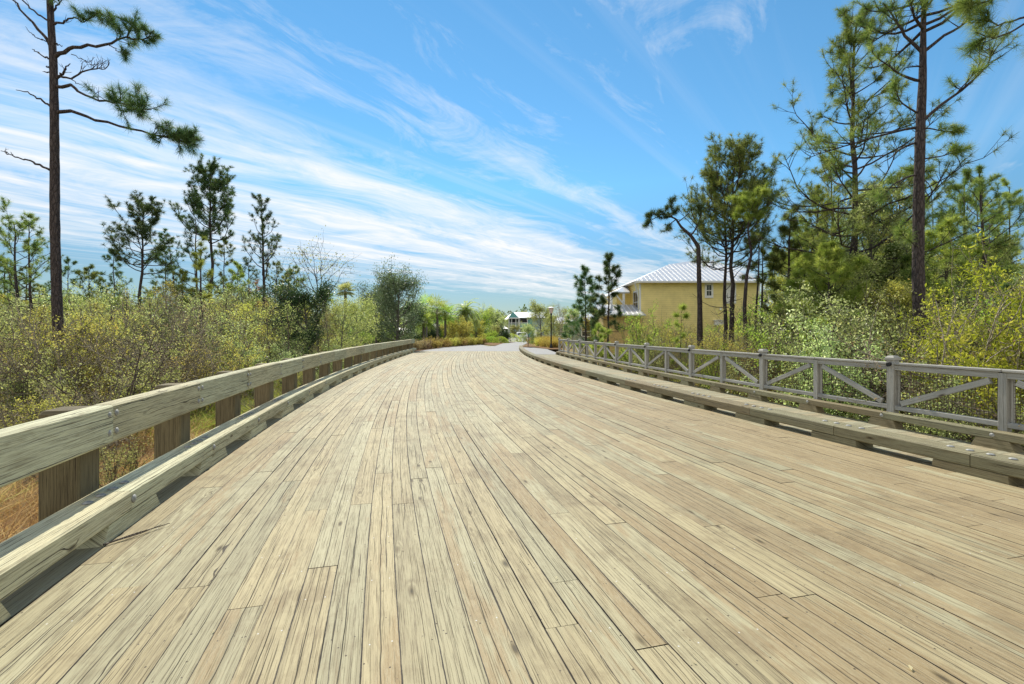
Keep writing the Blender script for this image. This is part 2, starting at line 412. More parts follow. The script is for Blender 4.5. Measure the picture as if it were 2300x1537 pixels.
# edge boards beneath the left curb, and the dark framing below everything
mb = MB()
ys = np.arange(-3, YE + .2, .8)
for a, b in zip(ys[:-1], ys[1:]):
    for k in range(2):
        d0, d1 = -.26 * (k + 1) + .004, -.26 * k - .004
        p = [off(CL, a, d0, -.004), off(CL, a, d1, -.004), off(CL, b, d1, -.004), off(CL, b, d0, -.004)]
        mb.face(p, [(a, k), (a, k + .25), (b, k + .25), (b, k)], (.4 + .3 * k, .2, .4, 1), [(a, 0), (a, 1), (b, 1), (b, 0)])
tag(mb.build('deck_edge_planks', M['walk']), kind='structure')
mb = MB(); random.seed(3)
for a, b in zip(ys[:-1], ys[1:]):
    p = [(off(CL, a, -.5, -.075)), (off(CR, a, .05, -.075)), (off(CR, b, .05, -.075)), (off(CL, b, -.5, -.075))]
    mb.face(p, [(0, 0)] * 4)
    lo = [Vector((q.x, q.y, -.5)) for q in p]
    mb.face([p[0], p[3], lo[3], lo[0]]); mb.face([p[1], lo[1], lo[2], p[2]])
tag(mb.build('bridge_framing', M['under']), kind='structure')
# pedestrian walkway: crosswise boards between curb and handrail
mb = MB(); rr = random.Random(8)
y = -2.0
while y < 36.0:
    ye = y + .142
    c = (rr.random(), rr.random() * .7 + .3, rr.random(), 1); uo = (rr.uniform(0, 90), rr.uniform(0, 90)); dz = rr.uniform(-.003, .003)
    def WP(yy, far):
        # boards lie square to the curb: shear the station along the walkway
        if not far: return off(CR, yy, .15, -.02 + dz)
        q = off(CR, yy, .15); s = dv(CR, yy); n = math.hypot(1, s)
        w = (pv(CF, yy) - .05 - pv(CR, yy)) / n
        q = off(CR, yy, w, -.02 + dz); return q
    A, B, Cc, D = WP(y, 0), WP(y, 1), WP(ye - .006, 1), WP(ye - .006, 0)
    w = (B - A).length
    mb.face([A, B, Cc, D], [(uo[0], uo[1]), (uo[0] + w, uo[1]), (uo[0] + w, uo[1] + .136), (uo[0], uo[1] + .136)], c)
    for P0, P1 in ((A, D), (B, Cc), (A, B), (D, Cc)):
        l0 = P0 + Vector((0, 0, -.05)); l1 = P1 + Vector((0, 0, -.05)); mb.face([P0, P1, l1, l0], [(uo[0], uo[1])] * 4, c)
    y = ye
tag(mb.build('path_walkway_boards', M['walk']), kind='structure')

# ------------------------------------------------------------------ bolts, blocks, beams
def bolt_mesh(r=.028, h=.012, n=10):
    V = [(0, 0, h)]; Fc = []
    for k, (rr_, hh) in enumerate(((r * .6, h * .8), (r, h * .25), (r, 0))):
        for i in range(n):
            a = 2 * PI * i / n; V.append((rr_ * math.cos(a), rr_ * math.sin(a), hh))
    for i in range(n):
        j = (i + 1) % n
        Fc.append((0, 1 + i, 1 + j, 1 + j))
        for k in range(2): Fc.append((1 + k * n + i, 1 + (k + 1) * n + i, 1 + (k + 1) * n + j, 1 + k * n + j))
    me = bpy.data.meshes.new('bolt'); me.from_pydata(V, [], [f if f[2] != f[3] else f[:3] for f in Fc]); me.materials.append(M['steel'])
    for p in me.polygons: p.use_smooth = True
    return me
BOLT = bolt_mesh()
def put_bolt(parent, p, normal, s=1.0):
    o = link('bolt', BOLT, None, parent)
    q = Vector(normal).to_track_quat('Z', 'Y')
    o.matrix_world = Matrix.Translation(p) @ q.to_matrix().to_4x4() @ Matrix.Scale(s, 4)
    return o
def rect(w0, w1, z0, z1, ch=.012):
    return [(w0 + ch, z0), (w1 - ch, z0), (w1, z0 + ch), (w1, z1 - ch), (w1 - ch, z1), (w0 + ch, z1), (w0, z1 - ch), (w0, z0 + ch)]
def frame(c, y, d=0, z=0):
    s = dv(c, y); n = math.hypot(1, s); tv = Vector((s / n, 1 / n, 0)); nv = Vector((1 / n, -s / n, 0))
    return off(c, y, d, z), tv, nv
def block(mb, c, y, d0, d1, z0, z1, half_top, half_bot):
    """trapezoid spacer block, wider at the top or bottom, spanning d0..d1 across"""
    p, tv, nv = frame(c, y)
    pts = []
    for d in (d0, d1):
        for (s, z) in ((-half_bot, z0), (half_bot, z0), (half_top, z1), (-half_top, z1)):
            pts.append(p + nv * d + tv * s + Vector((0, 0, z)))
    cc = (random.random(), random.random(), random.random(), 1); uo = random.uniform(0, 60)
    for q in ((0, 1, 2, 3), (5, 4, 7, 6), (0, 4, 5, 1), (3, 2, 6, 7), (1, 5, 6, 2), (0, 3, 7, 4)):
        P = [pts[i] for i in q]
        mb.face(P, [((k - p).dot(tv) + uo, k.z * 1.0 + (k - p).dot(nv) * .6 + uo) for k in P], cc)

random.seed(11)
ST_L = stations(CL, 3.90 - 3 * 1.71, 1.755, 37.0)
guard = empty('guardrail', tuple(off(CL, 3.7, -.3, GZ)), 'weathered timber guardrail on square posts along the left edge of the bridge', 'guardrail')
curbL = empty('timber_curb', tuple(off(CL, 3.7, -.15, 0)), 'low timber wheel curb on blocks under the left guardrail, bolted on top', 'curb')
def rel(o, root):
    o.location = o.location - root.location if o.type == 'MESH' and o.parent is root else o.location
def addp(mb, name, mat, root):
    o = mb.build(name, mat); o.parent = root; o.matrix_parent_inverse = Matrix.Translation(-Vector(root.location)); return o
def addbolt(root, p, nrm, s=1.0):
    o = link('bolt', BOLT); o.parent = root; o.matrix_parent_inverse = Matrix.Translation(-Vector(root.location))
    q = Vector(nrm).to_track_quat('Z', 'Y'); o.location = p; o.rotation_mode = 'QUATERNION'; o.rotation_quaternion = q; o.scale = (s, s, s); return o
RT, RB = 1.02, .70
CW = .30
for i, y in enumerate(ST_L):
    if y > 37.2: break
    p, tv, nv = frame(CL, y)
    # post
    a = p + nv * (-.42); mb = MB()
    top = .992
    M4 = Matrix.Translation(a) @ Matrix(((tv.x, -nv.x, 0, 0), (tv.y, -nv.y, 0, 0), (0, 0, 1, 0), (0, 0, 0, 1)))
    hw = .135
    sec = [(-hw + .015, -.135), (hw - .015, -.135), (hw, -.12), (hw, .12), (hw - .015, .135), (-hw + .015, .135), (-hw, .12), (-hw, -.12)]
    cc = (random.random(), random.random(), random.random(), 1)
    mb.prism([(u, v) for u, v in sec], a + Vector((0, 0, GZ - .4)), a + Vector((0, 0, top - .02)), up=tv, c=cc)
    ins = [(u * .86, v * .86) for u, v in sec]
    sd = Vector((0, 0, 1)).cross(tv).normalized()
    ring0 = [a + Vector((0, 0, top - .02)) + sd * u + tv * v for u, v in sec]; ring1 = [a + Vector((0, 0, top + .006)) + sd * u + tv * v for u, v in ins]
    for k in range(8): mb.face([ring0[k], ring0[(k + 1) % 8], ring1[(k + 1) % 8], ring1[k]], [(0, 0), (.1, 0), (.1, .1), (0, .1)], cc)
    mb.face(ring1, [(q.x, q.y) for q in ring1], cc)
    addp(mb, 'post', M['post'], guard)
    # rail and curb beams: one bay each
    if i + 1 < len(ST_L) and ST_L[i + 1] < 38:
        y2 = ST_L[i + 1]
        jit = random.uniform(-.006, .006); g = .003
        A, B = off(CL, y, -.205 + jit), off(CL, y2, -.205 + jit); d = (B - A).normalized()
        mb = MB(); mb.prism(rect(-.075, .075, RB, RT + random.uniform(-.006, .006), .014), A + d * g, B - d * g, c=(random.random(), random.random(), random.random(), 1)); addp(mb, 'rail', M['beam'], guard)
        A, B = off(CL, y, -CW / 2), off(CL, y2, -CW / 2); d = (B - A).normalized()
        mb = MB(); mb.prism(rect(-CW / 2, CW / 2, .125, .295 + random.uniform(-.003, .003), .014), A + d * g, B - d * g); addp(mb, 'curb_beam', M['beam'], curbL)
        if y < 14:
            for dd in (-.05, .05):
                for zz in (.79, .94):
                    if i > 0: addbolt(guard, off(CL, y + dd, -.129 + jit, zz), nv)
        mb = MB(); block(mb, CL, y + .06, -CW + .02, -.004, -.002, .124, .36, .44); addp(mb, 'curb_block', M['beam'], curbL)
        if y < 13:
            for kk in range(4): addbolt(curbL, off(CL, y - .24 + .16 * kk, -CW + .13, .296), (0, 0, 1), 1.25)
            addbolt(curbL, off(CL, y + .03, .002, .215), nv, 1.25)

# right curb
random.seed(12)
ST_R = stations(CR, 5.17 - 4 * 1.55, 1.62, 44.2)
curbR = empty('timber_curb', tuple(off(CR, 5.2, .17, 0)), 'long broad timber curb between the driving deck and the right walkway, bolt heads on top', 'curb')
for i, y in enumerate(ST_R[:-1]):
    y2 = ST_R[i + 1]; g = .003
    A, B = off(CR, y, .18), off(CR, y2, .18); d = (B - A).normalized()
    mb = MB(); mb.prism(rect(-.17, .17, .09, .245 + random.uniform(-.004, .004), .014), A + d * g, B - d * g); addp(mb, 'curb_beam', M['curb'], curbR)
    mb = MB(); block(mb, CR, y + .02, .012, .33, -.07, .089, .34, .36); addp(mb, 'curb_block', M['curb'], curbR)
    if y < 14:
        p, tv, nv = frame(CR, y)
        for kk in range(4): addbolt(curbR, off(CR, y - .27 + .18 * kk, .18, .246), (0, 0, 1), 1.35)

# right handrail fence : grey posts, rails, diagonal braces and wire mesh
random.seed(13)
ST_F = []
for k in range(-1, 16):
    pass
ST_F = stations(CF, 7.93, 1.54, 31.2)
back = [7.93]
for k in range(3): back.insert(0, back[0] - 1.54 / math.hypot(1, dv(CF, back[0])))
ST_F = back[:-1] + ST_F
fence = empty('handrail_fence', tuple(off(CF, 7.93, 0, 0)), 'grey painted wooden handrail with diagonal braces and wire mesh along the walkway', 'fence')
kick = empty('kick_rail', tuple(off(CF, 7.93, -.15, 0)), 'low timber kick rail on blocks at the foot of the grey handrail', 'kick rail')
i0 = 3   # station 3 is the capped post at the photo's right
def up_box(mb, p, tv, nv, hu, hv, z0, z1, cc=None):
    sec = rect(-hu, hu, -hv, hv, .006)
    mb.prism(sec, p + Vector((0, 0, z0)), p + Vector((0, 0, z1)), up=tv, c=cc)
nb = 0
for i, y in enumerate(ST_F):
    p, tv, nv = frame(CF, y); main = (i - i0) % 2 == 0
    cc = (random.random(), .3 + .4 * random.random(), random.random(), 1)
    if main:
        mb = MB(); up_box(mb, p, tv, nv, .062, .062, -.5, 1.13, cc); po = addp(mb, 'post', M['grey'], fence)
        mb = MB(); c2 = cc
        sd = Vector((0, 0, 1)).cross(tv).normalized()
        def ring(h, r): return [p + Vector((0, 0, h)) + sd * (a * r) + tv * (b * r) for a, b in ((-1, -1), (1, -1), (1, 1), (-1, 1))]
        R_ = [ring(1.125, .078), ring(1.165, .078), ring(1.20, .045)]
        for r0, r1 in zip(R_[:-1], R_[1:]):
            for k in range(4): mb.face([r0[k], r0[(k + 1) % 4], r1[(k + 1) % 4], r1[k]], [(0, 0), (.1, 0), (.1, .05), (0, .05)], c2)
        mb.face(R_[0][::-1], None, c2); mb.face(R_[-1], None, c2)
        cap = mb.build('post_cap', M['grey']); cap.parent = po
        # little dark path light below the cap
        mb = MB(); q = p - nv * .062 + Vector((0, 0, 1.055))
        n = 10
        c0 = [q + tv * (.033 * math.cos(2 * PI * k / n)) + Vector((0, 0, .033 * math.sin(2 * PI * k / n))) for k in range(n)]
        c1 = [w - nv * .05 - Vector((0, 0, .012)) for w in c0]
        for k in range(n): mb.face([c0[k], c0[(k + 1) % n], c1[(k + 1) % n], c1[k]])
        mb.face(c1)
        addp(mb, 'path_light', M['black'], fence)
    else:
        mb = MB(); up_box(mb, p, tv, nv, .055, .05, -.5, 1.035, cc); addp(mb, 'middle_post', M['grey'], fence)
    mb = MB(); block(mb, CF, y, -.24, -.07, -.02, .112, .19, .25); addp(mb, 'kick_block', M['curb'], kick)
    if i + 1 < len(ST_F):
        y2 = ST_F[i + 1]; q = off(CF, y2, 0); d = (q - p).normalized(); nn = Vector((d.y, -d.x, 0))
        hw0, hw1 = (.062, .05) if main else (.05, .062)
        A = p + d * hw0; B = q - d * hw1; L = (B - A).length
        mb = MB(); mb.prism(rect(-.045, .045, .955, 1.045, .006), A, B); addp(mb, 'top_rail', M['grey'], fence)
        mb = MB(); mb.prism(rect(-.07, .07, 1.047, 1.085, .006), A - d * (0 if main else .04), B + d * (.04 if main else 0)); addp(mb, 'rail_cap', M['grey'], fence)
        mb = MB(); mb.prism(rect(-.045, .045, .27, .345, .006), A, B); addp(mb, 'bottom_rail', M['grey'], fence)
        for e, s in ((A, 1), (B, -1)):   # slim trim strip beside each post
            mb = MB(); w = e + d * (s * .02) + nn * .03; up_box(mb, w, d, nn, .02, .018, .346, .954); addp(mb, 'trim_strip', M['grey'], fence)
        lo, hi = (A, B) if main else (B, A); s = (hi - lo).normalized()
        P0 = lo + s * .10 + Vector((0, 0, .385)) - nn * .022; P1 = hi - s * .10 + Vector((0, 0, .915)) - nn * .022
        mb = MB(); mb.prism(rect(-.022, .022, -.045, .045, .004), P0, P1); addp(mb, 'brace', M['grey'], fence)
        if y < 16:
            mb = MB(); r = .0032; st = .051; off_ = nn * .025; nvw = int(L / st)
            for k in range(1, nvw + 1):
                c0 = A + d * (k * st) + off_
                mb.face([c0 - d * r + Vector((0, 0, .345)), c0 + d * r + Vector((0, 0, .345)), c0 + d * r + Vector((0, 0, .955)), c0 - d * r + Vector((0, 0, .955))])
                mb.face([c0 - nn * r + Vector((0, 0, .345)), c0 + nn * r + Vector((0, 0, .345)), c0 + nn * r + Vector((0, 0, .955)), c0 - nn * r + Vector((0, 0, .955))])
            for k in range(1, 12):
                z = .345 + k * st
                a0, b0 = A + off_ + Vector((0, 0, z)), B + off_ + Vector((0, 0, z)); e = Vector((0, 0, r))
                mb.face([a0 - e, b0 - e, b0 + e, a0 + e]); mb.face([a0 - nn * r, b0 - nn * r, b0 + nn * r, a0 + nn * r])
            addp(mb, 'wire_mesh', M['wire'], fence)
        a, b = off(CF, y, -.155), off(CF, y2, -.155); dd = (b - a).normalized()
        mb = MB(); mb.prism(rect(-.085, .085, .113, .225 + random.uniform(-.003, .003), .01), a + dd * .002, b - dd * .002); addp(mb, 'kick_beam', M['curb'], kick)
        if y < 12: addbolt(kick, off(CF, y, -.241, .17), -frame(CF, y)[2], 1.1)

# ------------------------------------------------------------------ vegetation tools
def unit(v):
    n = np.linalg.norm(v, axis=-1, keepdims=True); return v / np.maximum(n, 1e-9)
class Tubes:
    def __init__(s): s.V = []; s.F = []; s.n = 0
    def add(s, pts, rad, sides=5):
        pts = np.asarray(pts, float); n = len(pts); rad = np.asarray(rad, float)
        tg = np.gradient(pts, axis=0); tg = unit(tg)
        ref = np.array([0, 0, 1.0]) if abs(tg[0, 2]) < .9 else np.array([1.0, 0, 0])
        a = unit(np.cross(tg, ref)); b = np.cross(tg, a)
        th = np.arange(sides) * 2 * PI / sides
        ringp = pts[:, None] + rad[:, None, None] * (a[:, None] * np.cos(th)[None, :, None] + b[:, None] * np.sin(th)[None, :, None])
        s.V.append(ringp.reshape(-1, 3))
        i = np.arange(n - 1)[:, None] * sides; j = np.arange(sides)[None]; k = (j + 1) % sides
        s.F.append((np.stack([i + j, i + k, i + sides + k, i + sides + j], -1).reshape(-1, 4)) + s.n)
        s.n += n * sides
    def mesh(s, name, mat): return fast_mesh(name, np.concatenate(s.V), np.concatenate(s.F), mat, smooth=True)
def rand_dirs(n, rng):
    return unit(rng.normal(size=(n, 3)))
def leaves(cent, size, rng, rnd=None, up=.0, aspect=.5):
    """diamond leaf quads at centres"""
    n = len(cent); d = rand_dirs(n, rng); d[:, 2] += up; d = unit(d); e = unit(np.cross(d, rand_dirs(n, rng)))
    s = (size * rng.uniform(.6, 1.3, n))[:, None] if np.isscalar(size) else size[:, None]
    a = cent - d * s * .5; b = cent + d * s * .5; w = e * s * aspect * .5
    V = np.stack([a, cent + w, b, cent - w], 1).reshape(-1, 3)
    Fc = np.arange(n * 4).reshape(n, 4)
    if rnd is None: rnd = rng.random(n)
    return V, Fc, np.repeat(rnd, 4)
def needles(cent, axis, rng, k=34, length=.25, width=.012, spread=1.0):
    """bursts of needles at each centre, leaning along axis; clump tone per burst"""
    n = len(cent); c = np.repeat(cent, k, 0); ax = np.repeat(axis, k, 0)
    d = unit(rand_dirs(n * k, rng) * spread + ax * .75)
    c = c - ax * rng.uniform(0, length * .55, n * k)[:, None]
    L = (length * rng.uniform(.65, 1.1, n * k))[:, None]
    w = unit(np.cross(d, rand_dirs(n * k, rng))) * width * .5
    tip = c + d * L; tip[:, 2] -= (L[:, 0] ** 2) * .35
    V = np.stack([c - w, c + w, tip], 1).reshape(-1, 3)
    tone = np.clip(np.repeat(rng.random(n), k) * .6 + rng.random(n * k) * .4, 0, 1)
    return V, np.arange(n * k * 3).reshape(-1, 3), np.repeat(tone, 3)

def curve_pts(p0, d, L, n, rng, bend=.25, lift=0.0, wig=.08):
    pts = [np.array(p0, float)]; d = unit(np.array(d, float)); st = L / (n - 1)
    for i in range(n - 1):
        d = unit(d + rng.normal(size=3) * wig + np.array([0, 0, lift * st]))
        pts.append(pts[-1] + d * st)
    return np.array(pts)

def pine(h, rng, r0=.16, crown0=.55, rad=2.0, nb=26, prof=None, tw=5, k=34, nlen=.26, nw=.014, bare=4, lean=(0, 0), wig=.05, lift=.5, trunk_pts=None, mat='needle', sides=8, extra=None, tuft_ext=.45, down=0.0):
    T = Tubes()
    if trunk_pts is None:
        n = 14; z = np.linspace(0, h, n)
        wob = np.cumsum(rng.normal(size=(n, 2)) * wig * h / n, 0); wob -= wob[0]
        trunk_pts = np.stack([wob[:, 0] + lean[0] * (z / h) ** 1.5, wob[:, 1] + lean[1] * (z / h) ** 1.5, z], 1)
    trunk_pts = np.asarray(trunk_pts, float)
    tt = np.linspace(0, 1, len(trunk_pts)); rr_ = r0 * (1 - .82 * tt ** 1.15)
    rr_[0] *= 1.25
    # denser trunk rings with bark irregularity
    m = 40; ti = np.linspace(0, 1, m); TP = np.stack([np.interp(ti, tt, trunk_pts[:, i]) for i in range(3)], 1); TR = np.interp(ti, tt, rr_) * rng.uniform(.96, 1.05, m)
    T.add(TP, TR, sides)
    C_, A_ = [], []
    def trunk_at(t): return np.array([np.interp(t, ti, TP[:, i]) for i in range(3)])
    prof = prof or (lambda s: math.sin(PI * min(1, s * .85 + .18)) ** .7)
    def branch(p, d, L, r, tuft=True, n=7, lf=None):
        pts = curve_pts(p, d, L, n, rng, lift=(lift if lf is None else lf), wig=.13)
        T.add(pts, r * (1 - .75 * np.linspace(0, 1, n)), 5)
        dirs = unit(np.gradient(pts, axis=0))
        if not tuft:
            for q in range(3):
                i = rng.integers(2, n); tp = curve_pts(pts[i], dirs[i] + rand_dirs(1, rng)[0] * .9, L * .22, 4, rng, lift=.6, wig=.2); T.add(tp, r * .25 * np.linspace(1, .4, 4), 3)
            return
        C_.append(pts[-1]); A_.append(dirs[-1])
        for q in range(tw):
            s = 1 - tuft_ext * 1.35 * rng.random(); i = min(n - 2, int(s * (n - 1)))
            fr = rng.random(); bp = pts[i] * (1 - fr) + pts[i + 1] * fr
            sd = rand_dirs(1, rng)[0]; sd[2] = abs(sd[2]) * .7 - down
            dd = unit(dirs[i] * .7 + sd * .95); l2 = L * rng.uniform(.14, .34)
            tp = curve_pts(bp, dd, l2, 4, rng, lift=lift * 1.2, wig=.15)
            T.add(tp, r * .33 * np.linspace(1, .4, 4), 3)
            C_.append(tp[-1]); A_.append(unit(tp[-1] - tp[-2]))
            if rng.random() < .6: C_.append(tp[2]); A_.append(unit(tp[-1] - tp[-2]))
            if rng.random() < .45:
                td = unit(dd + rand_dirs(1, rng)[0] * .9); t3 = curve_pts(tp[1], td, l2 * .7, 3, rng, lift=.5); T.add(t3, r * .2 * np.linspace(1, .5, 3), 3)
                C_.append(t3[-1]); A_.append(td)
    az = rng.uniform(0, 6.28)
    for i in range(nb):
        s = (i + rng.random() * .8) / nb; t = crown0 + (1 - crown0) * s * .985
        az += 2.4 + rng.normal() * .4
        L = rad * prof(s) * rng.uniform(.6, 1.15)
        el = -.15 + .9 * s + rng.normal() * .15
        branch(trunk_at(t), (math.cos(az) * math.cos(el), math.sin(az) * math.cos(el), math.sin(el)), max(L, .35), max(.012, r0 * .30 * (1 - .6 * s)))
    C_.append(TP[-1]); A_.append(np.array([0, 0, 1.0]))
    for i in range(bare):
        t = crown0 * rng.uniform(.55, 1.0); az = rng.uniform(0, 6.28); branch(trunk_at(t), (math.cos(az), math.sin(az), rng.uniform(-.3, .3)), rad * rng.uniform(.3, .75), r0 * .16, False)
    if extra:
        for (t, d, L, r, tuft, lf, ntw) in extra:
            o = tw; tw = ntw; branch(trunk_at(t), d, L, r, tuft, 9, lf); tw = o
    V, Fc, rn = needles(np.array(C_), np.array(A_), rng, k, nlen, nw)
    return T.mesh('trunk', M['bark']), fast_mesh('crown', V, Fc, M[mat], rn)

def place_tree(name, meshes, loc, label, cat, group=None, rot=0, s=1.0, parts=('trunk', 'crown')):
    e = empty(name, tuple(loc), label, cat, group); e.rotation_euler = (0, 0, rot); e.scale = (s, s, s)
    for me, pn in zip(meshes, parts):
        if me is not None: link(pn, me, None, e)
    return e
def base_at(px, Y): x = (px - 1150) / F * Y; return (x, Y, gz(x, Y) - .05)
def h_to(py, Y, b): return H + (YH - py) / F * Y - b[2]
R = lambda s: np.random.default_rng(s)


def shrub(h, rng, rad=1.0, stems=9, nleaf=2600, ls=.05, lm='leaf_yg', tm='twig_l', zlo=.2, tw=5, wig=.16, aspect=.5, gap=.06, thin=1.0, up=.25, clump=.0):
    T = Tubes(); pts_all = []
    for i in range(stems):
        az = 2 * PI * i / stems + rng.normal() * .4; tilt = rng.uniform(.05, .55) * rad
        d = (math.cos(az) * tilt, math.sin(az) * tilt, 1); L = h * rng.uniform(.65, 1.05)
        st = curve_pts((rng.normal() * .1 * rad, rng.normal() * .1 * rad, -.1), d, L, 9, rng, lift=.15, wig=wig)
        r = .014 * thin * (h / 2.5 + .4) * rng.uniform(.7, 1.5); T.add(st, r * np.linspace(1, .25, 9), 4)
        pts_all.append(st[3:])
        for q in range(tw):
            k = rng.integers(2, 8); dd = unit(np.array(st[min(k + 1, 8)] - st[k]) * 1.0 / (L / 8) + rand_dirs(1, rng)[0] * 1.0)
            b = curve_pts(st[k], dd, L * rng.uniform(.15, .38), 5, rng, lift=.5, wig=.2); T.add(b, r * .45 * np.linspace(1, .3, 5), 3); pts_all.append(b[1:])
            for _ in range(2):
                e = curve_pts(b[rng.integers(1, 4)], rand_dirs(1, rng)[0] + np.array([0, 0, .5]), L * rng.uniform(.06, .16), 3, rng, wig=.2); T.add(e, r * .25 * np.linspace(1, .4, 3), 3); pts_all.append(e)
    P = np.concatenate(pts_all); P = P[P[:, 2] > h * zlo]
    if nleaf == 0 or len(P) == 0: return T.mesh('stems', M[tm]), None
    w = rng.random(len(P)) ** (1 + clump * 3) + .02; idx = rng.choice(len(P), nleaf, p=w / w.sum())
    c = P[idx] + rng.normal(size=(nleaf, 3)) * gap * (.35 + .25 * h)
    tone = np.clip(rng.random(len(P))[idx] * .55 + rng.random(nleaf) * .5, 0, 1)
    V, Fc, rn = leaves(c, ls, rng, tone, up, aspect)
    return T.mesh('stems', M[tm]), fast_mesh('foliage', V, Fc, M[lm], rn)

def broadleaf(h, rng, r0=.1, rad=1.8, base=.3, limbs=9, nleaf=7000, ls=.09, lm='leaf_gy', tm='bark_g', open_=.25, aspect=.5, shape=None, up=.9, wig=.14):
    T = Tubes()
    tr = curve_pts((0, 0, -.1), (0, 0, 1), h * .92, 12, rng, lift=.2, wig=.05); T.add(tr, r0 * (1 - .85 * np.linspace(0, 1, 12)), 8)
    P = []; shape = shape or (lambda s: math.sin(PI * (s * .85 + .12)) ** .8)
    for i in range(limbs):
        s = (i + rng.random()) / limbs; k = base + (1 - base) * s * .95; ii = k * 11 * .98; i0_ = int(ii)
        p = tr[i0_] + (tr[min(i0_ + 1, 11)] - tr[i0_]) * (ii - i0_); az = i * 2.4 + rng.normal() * .5
        L = rad * shape(s) * rng.uniform(.8, 1.2); ez = up * (.4 + s)
        b = curve_pts(p, (math.cos(az), math.sin(az), ez), max(L, .3) * 1.15, 8, rng, lift=.2, wig=wig); T.add(b, r0 * .4 * (1 - .5 * s) * np.linspace(1, .2, 8), 5); P.append(b[4:])
        for q in range(7):
            j = rng.integers(2, 7); t2 = curve_pts(b[j], unit(b[j] - b[j - 1]) + rand_dirs(1, rng)[0] * .9, L * rng.uniform(.25, .5), 5, rng, wig=.2); T.add(t2, r0 * .12 * np.linspace(1, .3, 5), 3); P.append(t2[1:])
            t3 = curve_pts(t2[2], rand_dirs(1, rng)[0] + np.array([0, 0, .4]), L * .22, 3, rng, wig=.2); T.add(t3, r0 * .07 * np.linspace(1, .4, 3), 3); P.append(t3)
    P = np.concatenate(P); w = (rng.random(len(P)) > open_) * (.3 + rng.random(len(P))); 
    if nleaf == 0: return T.mesh('trunk', M[tm]), None
    idx = rng.choice(len(P), nleaf, p=w / w.sum()); g_ = .055 * rad + .04
    c = P[idx] + rng.normal(size=(nleaf, 3)) * g_
    tone = np.clip(rng.random(len(P))[idx] * .5 + rng.random(nleaf) * .5, 0, 1)
    V, Fc, rn = leaves(c, ls, rng, tone, .2, aspect)
    return T.mesh('trunk', M[tm]), fast_mesh('crown', V, Fc, M[lm], rn)

def palm(h, rng, fronds=34, L=2.0, r0=.16, fan=False, mat='leaf_gr', nl=22, skirt=True):
    T = Tubes(); z = np.linspace(0, h, 10); T.add(np.stack([z * 0 + .02 * np.sin(z), z * 0, z], 1), r0 * rng.uniform(.9, 1.1, 10), 9)
    V = []; rn = []
    for i in range(fronds):
        az = i * 2.4; s = i / fronds; el = 1.35 - 1.9 * s + rng.normal() * .08
        d = np.array([math.cos(az) * math.cos(el), math.sin(az) * math.cos(el), math.sin(el)])
        LL = L * rng.uniform(.85, 1.1)
        if fan:
            pt = curve_pts((0, 0, h), d, LL * .5, 4, rng, lift=-.5, wig=.03); T.add(pt, np.full(4, .015), 3)
            ax = unit(pt[-1] - pt[-2]); sd = unit(np.cross(ax, [0, 0, 1.0])); upv = np.cross(sd, ax)
            for k in range(nl):
                a = (k / (nl - 1) - .5) * 4.2; dd = unit(ax * math.cos(a) + sd * math.sin(a) + upv * .12); w = np.cross(dd, upv) * .045
                tip = pt[-1] + dd * LL * .62; tip[2] -= .12 * LL * abs(math.sin(a * .5)) + .05; mid = pt[-1] + dd * LL * .3
                V += [pt[-1], mid + w, tip, mid - w]; rn += [rng.random() * .5 + .5 * (1 - s)] * 4
        else:
            n = 9; pt = curve_pts((0, 0, h), d, LL, n, rng, lift=-.75, wig=.02); T.add(pt, .018 * np.linspace(1, .3, n), 3)
            for k in range(nl * 2):
                f = (k // 2 + 1) / nl; ii = min(n - 2, int(f * (n - 1))); fr = f * (n - 1) - ii; p = pt[ii] * (1 - fr) + pt[min(ii + 1, n - 1)] * fr
                ax = unit(pt[ii + 1] - pt[ii]); sd = unit(np.cross(ax, [0, 0, 1.0])) * (1 if k % 2 else -1)
                dd = unit(ax * .75 + sd * .8 + np.array([0, 0, .25])); l = .38 * LL * .5 * (1 - .5 * f); w = unit(np.cross(dd, [0, 0, 1.0])) * .05
                V += [p, p + dd * l * .5 + w, p + dd * l - np.array([0, 0, .04]), p + dd * l * .5 - w]; rn += [rng.random() * .5 + .3] * 4
    V = np.array(V); return T.mesh('trunk', M['bark_g']), fast_mesh('crown', V, np.arange(len(V)).reshape(-1, 4), M[mat], np.array(rn))

def ball(r, rng, n=2600, ls=.07, lm='leaf_gr', flat=.8, ragged=.04):
    d = rand_dirs(n, rng); d[:, 2] = np.abs(d[:, 2]); rr2 = r * (1 - np.abs(rng.normal(size=n)) * .09) * (1 + ragged * np.sin(d[:, 0] * 7 + d[:, 1] * 5))
    c = d * rr2[:, None] * np.array([1, 1, flat]); V, Fc, rn = leaves(c, ls, rng, None, .2, .6)
    T = Tubes()
    for i in range(7):
        T.add(curve_pts((0, 0, -.05), (rng.normal() * .6, rng.normal() * .6, 1), r * .75, 4, rng), .015 * np.linspace(1, .4, 4), 4)
    return T.mesh('stems', M['twig']), fast_mesh('foliage', V, Fc, M[lm], rn)

